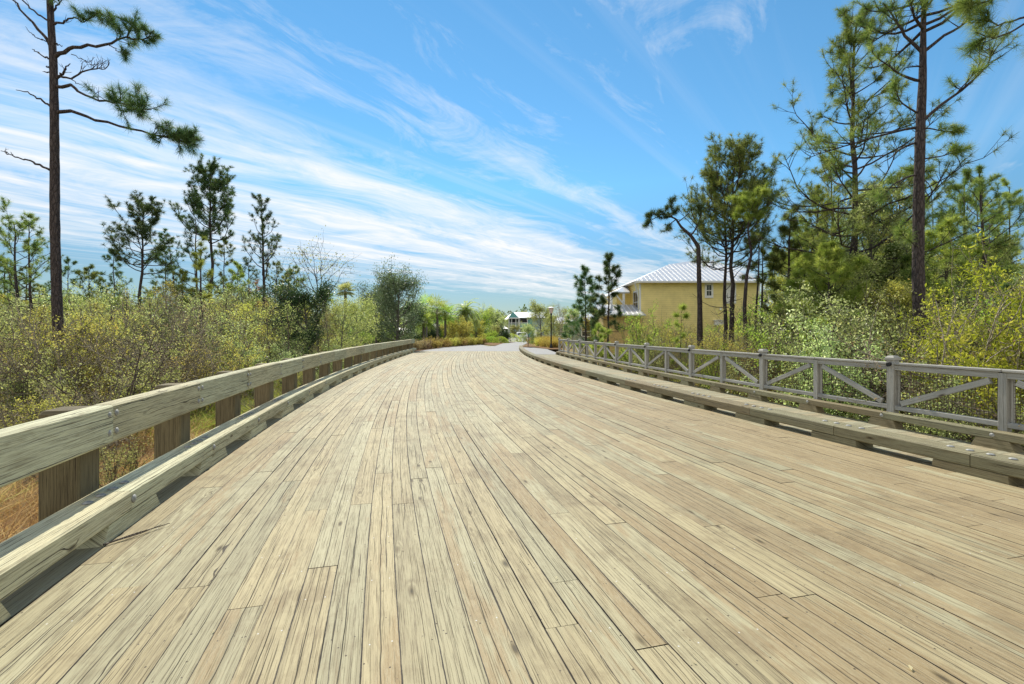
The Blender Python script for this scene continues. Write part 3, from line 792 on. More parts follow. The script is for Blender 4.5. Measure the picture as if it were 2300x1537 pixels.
def tuft(h, rng, n=500, rad=.5, w=.012, lm='leaf_or', lean=.5):
    b = rng.normal(size=(n, 3)) * rad * .35; b[:, 2] = 0
    d = unit(np.concatenate([b[:, :2] * 1.2 / max(rad, .01) * lean + rng.normal(size=(n, 2)) * .22, np.ones((n, 1))], 1))
    L = (h * rng.uniform(.5, 1.1, n))[:, None]; s = unit(np.cross(d, rand_dirs(n, rng))) * w * .5
    mid = b + d * L * .55; tip = b + d * L; tip[:, 2] -= L[:, 0] * .12; tip[:, :2] += d[:, :2] * L * .25
    V = np.stack([b - s, b + s, mid + s, tip, mid - s], 1).reshape(-1, 3); i = np.arange(n)[:, None] * 5
    F1 = np.concatenate([i + np.array([[0, 1, 2, 4]]), i + np.array([[4, 2, 3, 3]])])
    Ft = np.concatenate([i + np.array([[0, 1, 2]]), i + np.array([[0, 2, 4]]), i + np.array([[4, 2, 3]])])
    return V, Ft, np.repeat(rng.random(n), 5)

# ------------------------------------------------------------------ named trees on the left
# tall half-bare pine, every limb placed from the photograph
def big_left_pine():
    Y = 14.0; b = base_at(131, Y); px = lambda x, y: (at(x, y, Y) - np.array(b))
    tp = [px(133, 860), px(131, 760), px(127, 650), px(123, 500), px(123, 380), px(122, 250), px(120, 140), px(115, 60), px(110, -40), px(104, -150), px(100, -260)]
    tp = [np.array([tp[0][0], 0, 0])] + tp
    T = Tubes(); tp = np.array(tp); n = 60; ti = np.linspace(0, 1, len(tp)); tq = np.linspace(0, 1, n)
    TP = np.stack([np.interp(tq, ti, tp[:, i]) for i in range(3)], 1); rg = R(3)
    T.add(TP, np.interp(tq, [0, .25, .5, .75, 1], [.150, .130, .115, .085, .04]) * rg.uniform(.96, 1.05, n), 12)
    Cn, An = [], []
    def limb(pts, r, depth=(0, 0), tufts=None):
        P = np.array([px(*p) for p in pts]); P[:, 1] += np.linspace(depth[0], depth[1], len(P))
        m = 16; tt = np.linspace(0, 1, len(P)); q = np.linspace(0, 1, m); Q = np.stack([np.interp(q, tt, P[:, i]) for i in range(3)], 1)
        Q[1:-1] += rg.normal(size=(m - 2, 3)) * .018; T.add(Q, r * (1 - .75 * q), 6); return Q
    def foliage(Q, lo, n_, spread, dirn=(0, 0, .3), l=.6):
        for k in range(n_):
            f = lo + (1 - lo) * rg.random(); i = min(14, int(f * 15)); d = unit(Q[i + 1] - Q[i]) * .5 + rand_dirs(1, rg)[0] * .8 + np.array(dirn)
            L = spread * rg.uniform(.4, 1.1); tpn = curve_pts(Q[i], d, L, 5, rg, lift=l, wig=.16); T.add(tpn, .014 * np.linspace(1, .35, 5), 3)
            Cn.append(tpn[-1]); An.append(unit(tpn[-1] - tpn[-2]))
            if rg.random() < .7: Cn.append(tpn[3]); An.append(unit(tpn[-1] - tpn[-2]))
            for _ in range(2):
                t2 = curve_pts(tpn[rg.integers(1, 4)], unit(d) + rand_dirs(1, rg)[0] * .8, L * .35, 3, rg, lift=1); T.add(t2, .008 * np.linspace(1, .4, 3), 3); Cn.append(t2[-1]); An.append(unit(t2[-1] - t2[0]))
    def bare(Q, lo, n_, spread, up=.6):
        for k in range(n_):
            f = lo + (1 - lo) * rg.random(); i = min(14, int(f * 15)); d = unit(Q[i + 1] - Q[i]) * .4 + rand_dirs(1, rg)[0] * .6 + np.array([0, 0, up])
            tpn = curve_pts(Q[i], d, spread * rg.uniform(.4, 1.1), 5, rg, lift=1.4, wig=.2); T.add(tpn, .010 * np.linspace(1, .4, 5), 3)
            t2 = curve_pts(tpn[2], d + rand_dirs(1, rg)[0] * .7, spread * .4, 3, rg, lift=1.5); T.add(t2, .006 * np.linspace(1, .5, 3), 3)
    q = limb([(124, 128), (150, 112), (180, 104), (225, 103), (265, 92), (290, 78), (300, 50)], .06); foliage(q, .72, 12, .55)
    q2 = limb([(285, 85), (310, 92), (335, 82), (345, 68)], .03); foliage(q2, .3, 11, .4)
    q3 = limb([(262, 90), (261, 55), (240, 35), (205, 20)], .022); foliage(q3, .3, 11, .35)
    q4 = limb([(245, 100), (270, 118), (290, 120)], .016); foliage(q4, .5, 4, .2)
    q = limb([(122, 55), (140, 48), (165, 40), (190, 50), (210, 32)], .035); foliage(q, .65, 5, .4); bare(q, .2, 4, .4)
    q = limb([(128, 195), (165, 198), (190, 212), (235, 235), (280, 245), (330, 260), (375, 268)], .05, (0, -.6)); foliage(q, .62, 30, .62, (0, 0, .35)); bare(q, .45, 4, .5)
    q = limb([(129, 252), (160, 247), (200, 262), (265, 278), (320, 287), (365, 296), (405, 308)], .055, (0, .6)); foliage(q, .66, 26, .52, (.1, 0, .3), .3); bare(q, .3, 4, .4)
    q5 = limb([(330, 292), (380, 290), (430, 297)], .025, (.5, .6)); foliage(q5, .2, 14, .42)
    q = limb([(128, 170), (160, 177), (185, 162), (215, 155), (235, 155), (246, 140)], .032); bare(q, .3, 16, .5)
    q = limb([(128, 176), (145, 160), (158, 143)], .045); bare(q, .3, 5, .3)
    q = limb([(160, 122), (195, 140), (210, 150)], .012); bare(q, .3, 7, .3)
    limb([(160, 178), (192, 198)], .014)
    q = limb([(111, 100), (90, 70), (62, 38), (25, -5), (0, -40)], .05); bare(q, .2, 8, .5)
    q = limb([(112, 50), (70, 20), (30, -20), (10, -60)], .03); bare(q, .3, 5, .4)
    limb([(114, 135), (92, 122), (72, 110)], .03); limb([(112, 95), (85, 86), (68, 76), (57, 60)], .02)
    limb([(114, 240), (85, 220), (60, 207), (36, 202)], .032); q = limb([(112, 382), (75, 364), (35, 352), (2, 339)], .038); bare(q, .6, 6, .2)
    limb([(112, 165), (97, 161)], .02); limb([(113, 152), (103, 150)], .02); limb([(120, 98), (140, 104)], .025)
    for k in range(9):
        y = -60 - 22 * k; s = 1 if k % 2 else -1; q = limb([(108 - k, y), (108 + s * 60, y - 25), (108 + s * (120 - k * 6), y - 30)], .035); foliage(q, .4, 10, .6)
    q = limb([(118, 30), (135, 5), (150, -30)], .03); foliage(q, .3, 6, .4)
    V, Fc, rn = needles(np.array(Cn), np.array(An), rg, 46, .27, .0085)
    place_tree('pine_tree', (T.mesh('trunk', M['bark']), fast_mesh('crown', V, Fc, M['needle_d'], rn)), b, 'tall nearly bare pine at the far left with long limbs reaching right over the thicket', 'tree')
big_left_pine()
def simple_pine(pxx, ytop, Y, label, seed, group=None, **kw):
    b = base_at(pxx, Y); h = h_to(ytop, Y, b) - (.32 * kw.get('rad', 1) if kw.get('nb', 0) > 16 else .1); place_tree('pine_tree', pine(h, R(seed), **kw), b, label, 'tree', group, 0)
DOME = lambda s: 1.12 * math.sqrt(max(.05, 1 - (s * .9) ** 2.2))
umb = lambda s: (.75 + .4 * math.sin(PI * min(1, s * 1.1))) * (1 - .62 * s ** 2)
simple_pine(318, 447, 34, 'umbrella-shaped dark pine standing alone right of the tall bare pine', 21, r0=.15, crown0=.60, rad=2.5, nb=36, prof=DOME, tw=10, mat='needle_d', k=36, nlen=.30, nw=.020, lift=.35, bare=7)
simple_pine(470, 370, 36, 'tallest full-crowned pine on the left, dense rounded top above bare side limbs', 22, r0=.17, crown0=.64, rad=2.5, nb=46, prof=DOME, tw=12, mat='needle_d', k=38, nlen=.30, nw=.020, bare=12, lift=.5)
simple_pine(592, 430, 38, 'narrow ragged pine between the tallest left pine and the bare-branched tree', 23, r0=.16, crown0=.50, rad=2.4, nb=26, prof=lambda s: 1.15 * (1 - s) ** .75 + .25, tw=7, mat='needle_d', k=30, nlen=.28, nw=.019, bare=8, lift=.9)
simple_pine(440, 472, 33, 'thinner pine leaning beside the trunk of the tallest left pine', 24, r0=.12, crown0=.50, rad=2.0, nb=20, prof=lambda s: 1.1 - .6 * s, tw=5, mat='needle_d', k=30, nlen=.28, nw=.018, lift=.6, lean=(.1, 0))
simple_pine(446, 560, 24, 'young pine with a bright yellow-green top in front of the tallest left pine', 25, r0=.10, crown0=.62, rad=1.0, nb=12, prof=lambda s: .7 + .3 * s, tw=4, mat='needle_y', k=40, nlen=.28, nw=.014, lift=.8)
simple_pine(30, 470, 26, 'leafy yellow-green pine at the left edge of the view', 26, r0=.12, crown0=.38, rad=2.3, nb=26, prof=lambda s: 1.1 - .5 * s, tw=6, mat='needle', k=34, nlen=.28, nw=.016)
simple_pine(74, 476, 34, 'slim pine just left of the tall bare trunk', 27, r0=.13, crown0=.42, rad=2.2, nb=24, prof=umb, tw=5, mat='needle', k=30, nlen=.28, nw=.018)
simple_pine(405, 545, 40, 'small leaning pine between the umbrella pine and the tallest left pine', 28, r0=.1, crown0=.45, rad=2.2, nb=16, prof=umb, tw=4, mat='needle_d', k=28, nlen=.28, nw=.02, lean=(-1.2, 0))
simple_pine(622, 575, 46, 'low rounded pine just right of the narrow ragged pine', 29, r0=.13, crown0=.35, rad=2.8, nb=22, prof=umb, tw=5, mat='needle', k=28, nlen=.3, nw=.022)
simple_pine(556, 565, 48, 'small distant pine left of the narrow ragged pine trunk', 30, r0=.12, crown0=.4, rad=2.2, nb=18, prof=umb, tw=4, mat='needle_d', k=28, nlen=.3, nw=.022)
# dead rust-red twiggy pine
simple_pine(575, 628, 44, 'dead pine with rust-red needles low behind the left thicket', 31, r0=.07, crown0=.5, rad=2.0, nb=9, tw=2, mat='needle_br', k=14, nlen=.3, nw=.02, lift=-.1)
# background pines far left and far centre
bgp = [pine(9.0, R(40 + i), r0=.15, crown0=.4 - .05 * i, rad=2.4 - .2 * i, nb=22, prof=umb, tw=5, mat=('needle', 'needle_d', 'needle')[i], k=26, nlen=.34, nw=.03) for i in range(3)]
i = 0; rr = random.Random(4)
for (x, yt, Y) in [(-60, 560, 50), (12, 585, 60), (58, 600, 62), (150, 655, 70), (232, 628, 68), (268, 640, 75), (350, 640, 66), (395, 632, 60), (505, 625, 64), (525, 640, 70), (560, 660, 62), (640, 618, 58), (655, 640, 66), (420, 650, 72), (190, 668, 80), (470, 640, 80), (330, 655, 85), (90, 640, 72)]:
    b = base_at(x, Y); h = h_to(yt, Y, b)
    place_tree('pine_tree', bgp[i % 3], b, 'distant pine in the hazy row behind the left thicket', 'tree', 'distant pines behind the left thicket', rr.uniform(0, 6), h / 9.0); i += 1
for (x, yt, Y) in [(1178, 687, 175), (1195, 690, 180), (1100, 700, 170), (1120, 698, 180), (1080, 702, 160), (1145, 699, 190), (1160, 700, 195), (1215, 694, 170), (1068, 700, 175), (1130, 702, 200)]:
    b = base_at(x, Y); h = h_to(yt, Y, b)
    place_tree('pine_tree', bgp[i % 3], b, 'far-off pine on the skyline behind the teal house and palms', 'tree', 'far-off pines on the skyline', rr.uniform(0, 6), h / 9.0); i += 1
# broadleaf trees, left and centre
def bl(name, x, yt, Y, label, seed, cat='tree', **kw):
    b = base_at(x, Y); h = h_to(yt, Y, b); return place_tree(name, broadleaf(h, R(seed), **kw), b, label, cat)
bl('bare_tree', 715, 572, 30, 'half-bare tree with thin twigs and few leaves above the dark oak', 51, r0=.10, rad=3.4, base=.55, limbs=14, nleaf=900, ls=.12, lm='leaf_ol', open_=.3, up=.9)
bl('oak_tree', 690, 648, 27, 'dense dark green oak below the half-bare tree left of the bridge', 52, r0=.16, rad=2.5, base=.35, limbs=16, nleaf=14000, ls=.10, lm='leaf_dk', aspect=.6)
bl('oak_tree', 893, 622, 41, 'large grey-green oak with wispy top beyond the end of the guardrail', 53, r0=.16, rad=3.3, base=.18, limbs=30, nleaf=21000, ls=.13, lm='leaf_oak', up=1.0)
bl('oak_tree', 845, 660, 44, 'loose grey-green oak just left of the large oak at the guardrail end', 54, r0=.14, rad=3.0, base=.2, limbs=20, nleaf=12000, ls=.13, lm='leaf_oak')
bl('young_tree', 795, 668, 30, 'yellowish young tree between the dark oak and the grey-green oaks', 55, r0=.08, rad=2.0, base=.25, limbs=16, nleaf=8000, ls=.09, lm='leaf_ol', up=1.2)
bl('young_tree', 762, 672, 26, 'pale thin-stemmed young tree right of the dense dark oak', 56, r0=.06, rad=1.7, base=.3, limbs=14, nleaf=5000, ls=.08, lm='leaf_ol', open_=.35, up=1.2)
bl('young_tree', 928, 690, 52, 'spindly tree with a feathery top left of the bright palms', 57, r0=.1, rad=2.0, base=.3, limbs=12, nleaf=4500, ls=.13, lm='leaf_gy', up=1.4)
bl('young_tree', 1038, 732, 58, 'young tree with yellowing leaves in front of the date palm', 58, r0=.08, rad=1.8, base=.35, limbs=14, nleaf=6500, ls=.13, lm='leaf_yg')
bl('young_tree', 1010, 722, 62, 'small orange-yellow tree between the fan palms and the date palm', 59, r0=.07, rad=1.8, base=.3, limbs=12, nleaf=5000, ls=.13, lm='leaf_yg')
bl('young_tree', 1070, 720, 66, 'small golden tree beside the round white lamp', 60, r0=.07, rad=1.8, base=.3, limbs=12, nleaf=5000, ls=.13, lm='leaf_yg')
bl('oak_tree', 1098, 700, 88, 'mid-green tree left of the teal house porch', 61, r0=.14, rad=3.0, base=.3, limbs=14, nleaf=5000, ls=.2, lm='leaf_ol')
bl('oak_tree', 1118, 706, 98, 'light green tree between the island planting and the teal house', 62, r0=.14, rad=2.6, base=.3, limbs=14, nleaf=4500, ls=.2, lm='leaf_gy')
bl('young_tree', 1153, 733, 112, 'small tree standing before the teal house front', 63, r0=.08, rad=1.8, base=.35, limbs=12, nleaf=3000, ls=.2, lm='leaf_ol')
bl('magnolia_tree', 1216, 684, 62, 'dense round-headed tree behind the black street lamp', 64, r0=.13, rad=2.4, base=.22, limbs=20, nleaf=9000, ls=.13, lm='leaf_ol')
bl('oak_tree', 960, 715, 75, 'green tree behind the palms left of the road', 65, r0=.14, rad=3.4, base=.2, limbs=14, nleaf=6000, ls=.2, lm='leaf_gy')
bl('oak_tree', 880, 700, 66, 'pale tree in the gap behind the large grey-green oak', 66, r0=.14, rad=3.4, base=.2, limbs=14, nleaf=6000, ls=.2, lm='leaf_ol')
bl('bare_tree', 1262, 690, 48, 'leafless twiggy tree between the street lamp and the young pines', 67, r0=.07, rad=2.1, base=.15, limbs=24, nleaf=900, ls=.07, lm='leaf_br', tm='twig_l', up=1.5)
bl('bare_tree', 1283, 705, 44, 'low tan leafless tree behind the end of the grey handrail', 68, r0=.05, rad=1.6, base=.1, limbs=22, nleaf=1600, ls=.07, lm='leaf_br', tm='twig_l', up=1.5)
# distant broadleaf belt
belt = [broadleaf(7.0, R(180 + q), r0=.15, rad=3.2, base=.08, limbs=20, nleaf=5200, ls=.24, lm=('leaf_ol', 'leaf_gy', 'leaf_yg')[q], up=.8) for q in range(3)]
rb = random.Random(9)
for q in range(46):
    x = -80 + 1290 * (q + rb.random()) / 46; Y = rb.uniform(46, 60) if x < 860 else rb.uniform(84, 118)
    yt = (rb.uniform(655, 700) if x < 700 else rb.uniform(688, 712)) if x < 860 else rb.uniform(706, 722)
    if x > 1120: Y = rb.uniform(145, 165); yt = rb.uniform(700, 712)
    b = base_at(x, Y); h = h_to(yt, Y, b); place_tree('broadleaf_tree', belt[q % 3], b, 'hazy broadleaf tree in the belt beyond the thicket and the palms', 'tree', 'distant broadleaf trees left of the road', rb.uniform(0, 6), h / 7.0)
for q in range(22):
    x = 1200 + 1150 * (q + rb.random()) / 22; Y = rb.uniform(52, 75) if x < 1740 else rb.uniform(30, 44)
    yt = rb.uniform(690, 715) if x < 1740 else rb.uniform(600, 660)
    b = base_at(x, Y); h = h_to(yt, Y, b); place_tree('broadleaf_tree', belt[q % 3], b, 'background broadleaf tree behind the yellow house and the right thicket', 'tree', 'background broadleaf trees on the right', rb.uniform(0, 6), h / 7.0)
dark_b = [shrub(2.4, R(190 + q), 1.5, 14, 5200, .15, ('leaf_dk', 'leaf_gr', 'leaf_ol')[q], 'twig', .05, 7, gap=.14) for q in range(3)]
rb = random.Random(19)
for q in range(34):
    x = 690 + 440 * (q + rb.random()) / 34; Y = rb.uniform(48, 60) if x < 930 else rb.uniform(66, 84)
    b = base_at(x, Y); e = place_tree('garden_shrub', dark_b[q % 3], b, ('dark', 'fresh green', 'olive')[q % 3] + ' rounded shrub in the planting under the palms and oaks', 'shrub', ('dark', 'fresh green', 'olive')[q % 3] + ' shrubs under the palms and oaks', rb.uniform(0, 6), rb.uniform(.7, 1.15), ('stems', 'foliage'))
for q, (x, yt, Y, lm_, lab_) in enumerate([(905, 690, 50, 'leaf_dk', 'dark tree filling the gap right of the large grey-green oak'), (940, 700, 68, 'leaf_gr', 'green tree behind the lime fan palm'), (975, 708, 72, 'leaf_dk', 'dark green tree behind the brightest fan palm'), (1022, 722, 74, 'leaf_ol', 'olive tree between the fan palms and the date palm, farther back'), (1078, 712, 76, 'leaf_gr', 'green tree right of the date palm'), (1110, 715, 92, 'leaf_dk', 'dark small tree left of the white pavilion')]):
    bl('oak_tree', x, yt, Y, lab_, 160 + q, r0=.12, rad=2.7, base=.12, limbs=18, nleaf=7000, ls=.17, lm=lm_)
for q, (x, yt, Y) in enumerate([(165, 640, 17), (228, 655, 20), (285, 630, 22), (345, 640, 18), (388, 590, 21), (420, 640, 17), (505, 620, 22), (535, 655, 19), (612, 640, 24), (650, 655, 22), (60, 655, 17), (745, 690, 25)]):
    b = base_at(x, Y); place_tree('sapling', broadleaf(h_to(yt, Y, b), R(170 + q), r0=.045, rad=1.0, base=.3, limbs=12, nleaf=(900, 1800, 300)[q % 3], ls=.06, lm=('leaf_ol', 'leaf_yg', 'leaf_br')[q % 3], tm='twig', up=1.6, wig=.18), b, ('slender olive-leaved', 'slender yellow-leaved', 'nearly bare slender')[q % 3] + ' sapling standing above the brush of the left thicket', 'sapling', ('olive-leaved', 'yellow-leaved', 'nearly bare')[q % 3] + ' saplings in the left thicket')
# palms
b = base_at(1046, 64); place_tree('date_palm', palm(h_to(700, 64, b), R(70), 60, 3.0, .26, False, 'leaf_gy', 30), b, 'tall feather-leaved date palm in the planting left of the road', 'palm tree')
for x, yt, Y, L, lab, sd in [(982, 697, 55, 2.3, 'brightest yellow-green fan palm, tallest of the three left of the date palm', 71), (1000, 708, 57, 2.0, 'shorter fan palm leaning over the golden shrubs beside the date palm', 72), (951, 722, 52, 1.7, 'low lime-green fan palm nearest the guardrail end', 73), (958, 690, 66, 2.3, 'fan palm half hidden behind the low lime-green one', 74), (776, 655, 50, 1.3, 'fan palm crown poking above the trees right of the dark oak', 75), (730, 668, 48, 1.2, 'small fan palm head among the trees above the guardrail', 76)]:
    b = base_at(x, Y); place_tree('fan_palm', palm(h_to(yt, Y, b), R(sd), 30, L * .9, .15, True, 'leaf_gr' if sd in (72, 74, 76) else 'leaf_ol' if sd == 75 else 'needle_y', 13), b, lab, 'palm tree')

# ------------------------------------------------------------------ named trees on the right
def long_crown(s): return 1.25 * (1 - s) ** .8 + .18
simple_pine(1918, -25, 17.5, 'very tall slender pine with layered upswept branches, left of the thick trunk', 81, r0=.17, crown0=.36, rad=3.1, nb=60, prof=long_crown, tw=9, k=42, nlen=.30, nw=.011, lift=.22, bare=10, mat='needle', tuft_ext=.55, sides=10)
def big_right_pine():
    Y = 13.0; b = base_at(2066, Y); rg = R(82); px = lambda x, y: tuple((at(x, y, Y) - np.array(b)))
    tp = [px(2068, 900), px(2066, 760), px(2062, 600), px(2064, 420), px(2068, 270), px(2072, 190), px(2073, 130), px(2074, 60), px(2076, -60), px(2078, -200)]
    tp[0] = (tp[0][0], 0, 0)
    hz = tp[-1][2]; tz = lambda y: ((YH - y) / F * Y + H - b[2]) 
    def tpar(y):
        z = tz(y); zz = [p[2] for p in tp]; return float(np.interp(z, zz, np.linspace(0, 1, len(tp))))
    ex = [
        (tpar(120), (-.75, .1, .75), 1.9, .05, True, .5, 8), (tpar(118), (.75, -.1, .62), 3.0, .05, True, .25, 14),
        (tpar(182), (-1, .2, .02), 1.5, .045, True, .1, 8), (tpar(255), (-.95, 0, .3), 1.3, .03, True, .1, 12),
        (tpar(275), (.8, 0, .5), 2.8, .05, True, .12, 26), (tpar(285), (-.9, .2, -.18), 2.9, .04, True, -.05, 16),
        (tpar(318), (-1, .1, -.03), 1.4, .035, False, 0, 4), (tpar(360), (.9, -.3, .2), 1.2, .025, True, .2, 12),
        (tpar(392), (-.95, -.3, -.15), 1.6, .03, True, .1, 10), (tpar(152), (-.8, 0, .4), .5, .03, False, 0, 2), (tpar(380), (.5, .8, .1), 1.3, .025, True, .2, 10),
        (tpar(290), (.9, .1, .15), 1.0, .025, True, .2, 12), (tpar(520), (.7, .4, .1), 1.0, .02, True, .2, 8), (tpar(560), (-.7, -.4, .1), .9, .02, True, .2, 8)]
    ms = pine(hz, rg, r0=.165, crown0=tpar(75), rad=2.3, nb=34, prof=lambda s: 1.0, tw=10, k=42, nlen=.27, nw=.009, bare=0, trunk_pts=tp, sides=14, extra=ex, mat='needle')
    place_tree('pine_tree', ms, b, 'big pine with the thickest bare trunk on the right, crown cut off above', 'tree')
big_right_pine()
# near pine just outside the right edge: only its drooping branches reach the view
def edge_branches():
    Y = 7.5; rg = R(83); b = (9.3, Y, gz(9.3, Y)); bn = np.array(b); px = lambda x, y: at(x, y, Y) - bn
    T = Tubes(); z = np.linspace(0, 10.5, 20); T.add(np.stack([z * 0, z * 0, z], 1), np.linspace(.16, .03, 20), 10); Cn, An = [], []
    for pts, n_, L in (([(2425, -30), (2350, 20), (2300, 40), (2245, 55), (2210, 45)], 12, .35), ([(2425, 0), (2330, 40), (2290, 62), (2240, 85), (2205, 88)], 12, .35), ([(2420, -60), (2330, -20), (2260, -10), (2200, 5), (2180, 10)], 16, .4), ([(2420, 60), (2370, 80), (2340, 100)], 8, .4), ([(2420, -120), (2350, -90), (2270, -60), (2210, -40)], 14, .4), ([(2420, -160), (2480, -180), (2540, -160)], 12, .4)):
        P = np.array([px(*p) for p in pts]); q = np.linspace(0, 1, 14); Q = np.stack([np.interp(q, np.linspace(0, 1, len(P)), P[:, i]) for i in range(3)], 1); Q[1:-1] += rg.normal(size=(12, 3)) * .012
        T.add(Q, .026 * (1 - .7 * q), 6)
        for k in range(n_):
            i = 13 - int(rg.random() ** 1.5 * 6); i = min(12, i); d = unit(Q[i + 1] - Q[i]) + rand_dirs(1, rg)[0] * .8; t2 = curve_pts(Q[i], d, L * rg.uniform(.3, .8), 4, rg, lift=.4); T.add(t2, .009 * np.linspace(1, .5, 4), 4); Cn.append(t2[-1]); An.append(unit(t2[-1] - t2[0]))
        Cn.append(Q[-1]); An.append(unit(Q[-1] - Q[-2]))
    V, Fc, rn = needles(np.array(Cn), np.array(An), rg, 90, .26, .0045, .75)
    place_tree('pine_tree', (T.mesh('trunk', M['bark']), fast_mesh('crown', V, Fc, M['needle'], rn)), b, 'near pine outside the right edge, long-needled branches hanging into the top right corner', 'tree')
    q = None
edge_branches()
simple_pine(2215, 345, 22, 'dark straight pine near the right edge with a rounded spreading top', 84, r0=.13, crown0=.42, rad=2.5, nb=26, prof=umb, tw=7, k=36, nlen=.28, nw=.012, mat='needle', bare=8)
simple_pine(2290, 640, 16, 'low dark pine cut off by the right edge above the yellow bush', 85, r0=.1, crown0=.3, rad=1.4, nb=16, prof=umb, tw=5, k=40, nlen=.26, nw=.009, mat='needle_d')
simple_pine(1643, 326, 23, 'tall pine of the close pair, full dark crown above the yellow house', 86, r0=.15, crown0=.60, rad=2.9, nb=54, prof=DOME, tw=12, k=40, nlen=.27, nw=.012, mat='needle', bare=8)
simple_pine(1627, 400, 23.8, 'left one of the close pair of pine trunks before the yellow house', 87, r0=.13, crown0=.60, rad=2.7, nb=38, prof=DOME, tw=11, k=36, nlen=.27, nw=.012, mat='needle')
def crooked():
    Y = 22; b = base_at(1573, Y); rg = R(88); px = lambda x, y: tuple(at(x, y, Y) - np.array(b))
    tp = [px(1572, 850), px(1572, 690), px(1570, 620), px(1569, 555), px(1552, 530), px(1530, 510), px(1518, 492), px(1490, 480)]; tp[0] = (tp[0][0], 0, 0)
    ex = [(.58, (.7, 0, .7), 1.5, .05, True, .9, 14), (.95, (-.8, 0, .2), .9, .03, True, -.2, 14), (1.0, (-1, 0, -.2), 1.0, .03, True, -.2, 14), (.9, (-.2, 0, 1), .8, .03, True, .2, 10), (.8, (.9, .2, .6), 1.1, .03, True, .3, 8), (.85, (-.3, 0, -.3), .8, .03, True, 0, 10)]
    ms = pine(8, rg, r0=.14, crown0=.9, rad=.7, nb=5, tw=6, k=40, nlen=.26, nw=.011, trunk_pts=tp, extra=ex, bare=3, mat='needle_d')
    place_tree('pine_tree', ms, b, 'crooked pine whose trunk forks and leans left in front of the yellow house', 'tree')
crooked()
def wavy():
    Y = 20; b = base_at(1678, Y); rg = R(89); px = lambda x, y: tuple(at(x, y, Y) - np.array(b))
    tp = [px(1676, 880), px(1675, 760), px(1672, 690), px(1677, 620), px(1688, 570), px(1680, 520), px(1683, 470), px(1684, 452)]; tp[0] = (tp[0][0], 0, 0)
    ms = pine(8, rg, r0=.10, crown0=.78, rad=1.1, nb=16, tw=7, prof=lambda s: .8, k=42, nlen=.26, nw=.011, trunk_pts=tp, bare=9, mat='needle_y')
    place_tree('pine_tree', ms, b, 'wavy-trunked pine with bright yellow-green head right of the close pair', 'tree')
wavy()
simple_pine(1697, 520, 21, 'thin dark pine stem just right of the wavy-trunked pine', 90, r0=.085, crown0=.72, rad=1.2, nb=14, prof=umb, tw=5, k=34, nlen=.26, nw=.011, bare=6)
simple_pine(1714, 560, 21.5, 'short-crowned pine stem at the right corner of the yellow house', 91, r0=.09, crown0=.80, rad=.7, nb=8, prof=umb, tw=4, k=34, nlen=.26, nw=.011, bare=6, mat='needle_y')
simple_pine(1318, 590, 38, 'left one of the two young dark pines beyond the handrail end', 92, r0=.10, crown0=.15, rad=1.75, nb=34, prof=lambda s: 1.15 * (1 - s) ** .8 + .2, tw=5, k=40, nlen=.40, nw=.022, lift=.5, mat='needle_d', bare=0)
simple_pine(1365, 562, 34, 'taller right one of the two young dark pines beyond the handrail end', 93, r0=.10, crown0=.32, rad=1.6, nb=30, prof=lambda s: 1.1 * (1 - s) ** .7 + .25, tw=5, k=46, nlen=.38, nw=.020, lift=.6, mat='needle_d', bare=0)
for i, (x, yt, Y, c0, rd, mt_) in enumerate([(260, 560, 42, .4, 1.8, 'needle_d'), (370, 520, 44, .55, 1.7, 'needle_d'), (500, 540, 40, .5, 1.6, 'needle'), (536, 590, 36, .4, 1.4, 'needle_y'), (660, 600, 40, .4, 1.8, 'needle'), (200, 600, 38, .4, 1.7, 'needle'), (410, 610, 30, .45, 1.2, 'needle_y'), (150, 585, 45, .4, 2.0, 'needle_d')]):
    b = base_at(x, Y); place_tree('pine_tree', pine(h_to(yt, Y, b), R(600 + i), r0=.09, crown0=c0, rad=rd, nb=20, prof=umb, tw=6, k=28, nlen=.28, nw=.02, mat=mt_, bare=8), b, 'slim middle-distance pine rising out of the left thicket', 'tree', 'slim pines in the left thicket')
for i, (x, yt, Y, c0, rd, mt_) in enumerate([(1740, 560, 30, .5, 1.1, 'needle'), (1860, 560, 16, .55, 1.2, 'needle_y'), (1950, 420, 30, .4, 2.2, 'needle'), (2100, 420, 32, .45, 2.4, 'needle_y'), (2195, 440, 30, .4, 2.2, 'needle'), (2275, 420, 28, .4, 2.2, 'needle_y'), (2010, 560, 17, .5, 1.2, 'needle')]):
    b = base_at(x, Y); place_tree('pine_tree', pine(h_to(yt, Y, b), R(620 + i), r0=.09, crown0=c0, rad=rd, nb=28, prof=umb, tw=8, k=32, nlen=.28, nw=.015, mat=mt_, bare=9), b, 'slim pine in the crowded stand of trees behind the right thicket', 'tree', 'slim pines in the right-hand stand')
for x, yt, Y, lab, sd in [(1345, 728, 26, 'knee-high pine seedling nearest the two young dark pines', 94), (1528, 683, 21, 'small pine sapling in the shrubs below the yellow house wall', 95), (1360, 735, 27, 'second pine seedling beside the foot of the taller young pine', 96)]:
    simple_pine(x, yt, Y, lab, sd, r0=.03, crown0=.3, rad=.4, nb=10, prof=lambda s: .9, tw=2, k=46, nlen=.30, nw=.016, mat='needle_y', bare=0, lift=1.5)
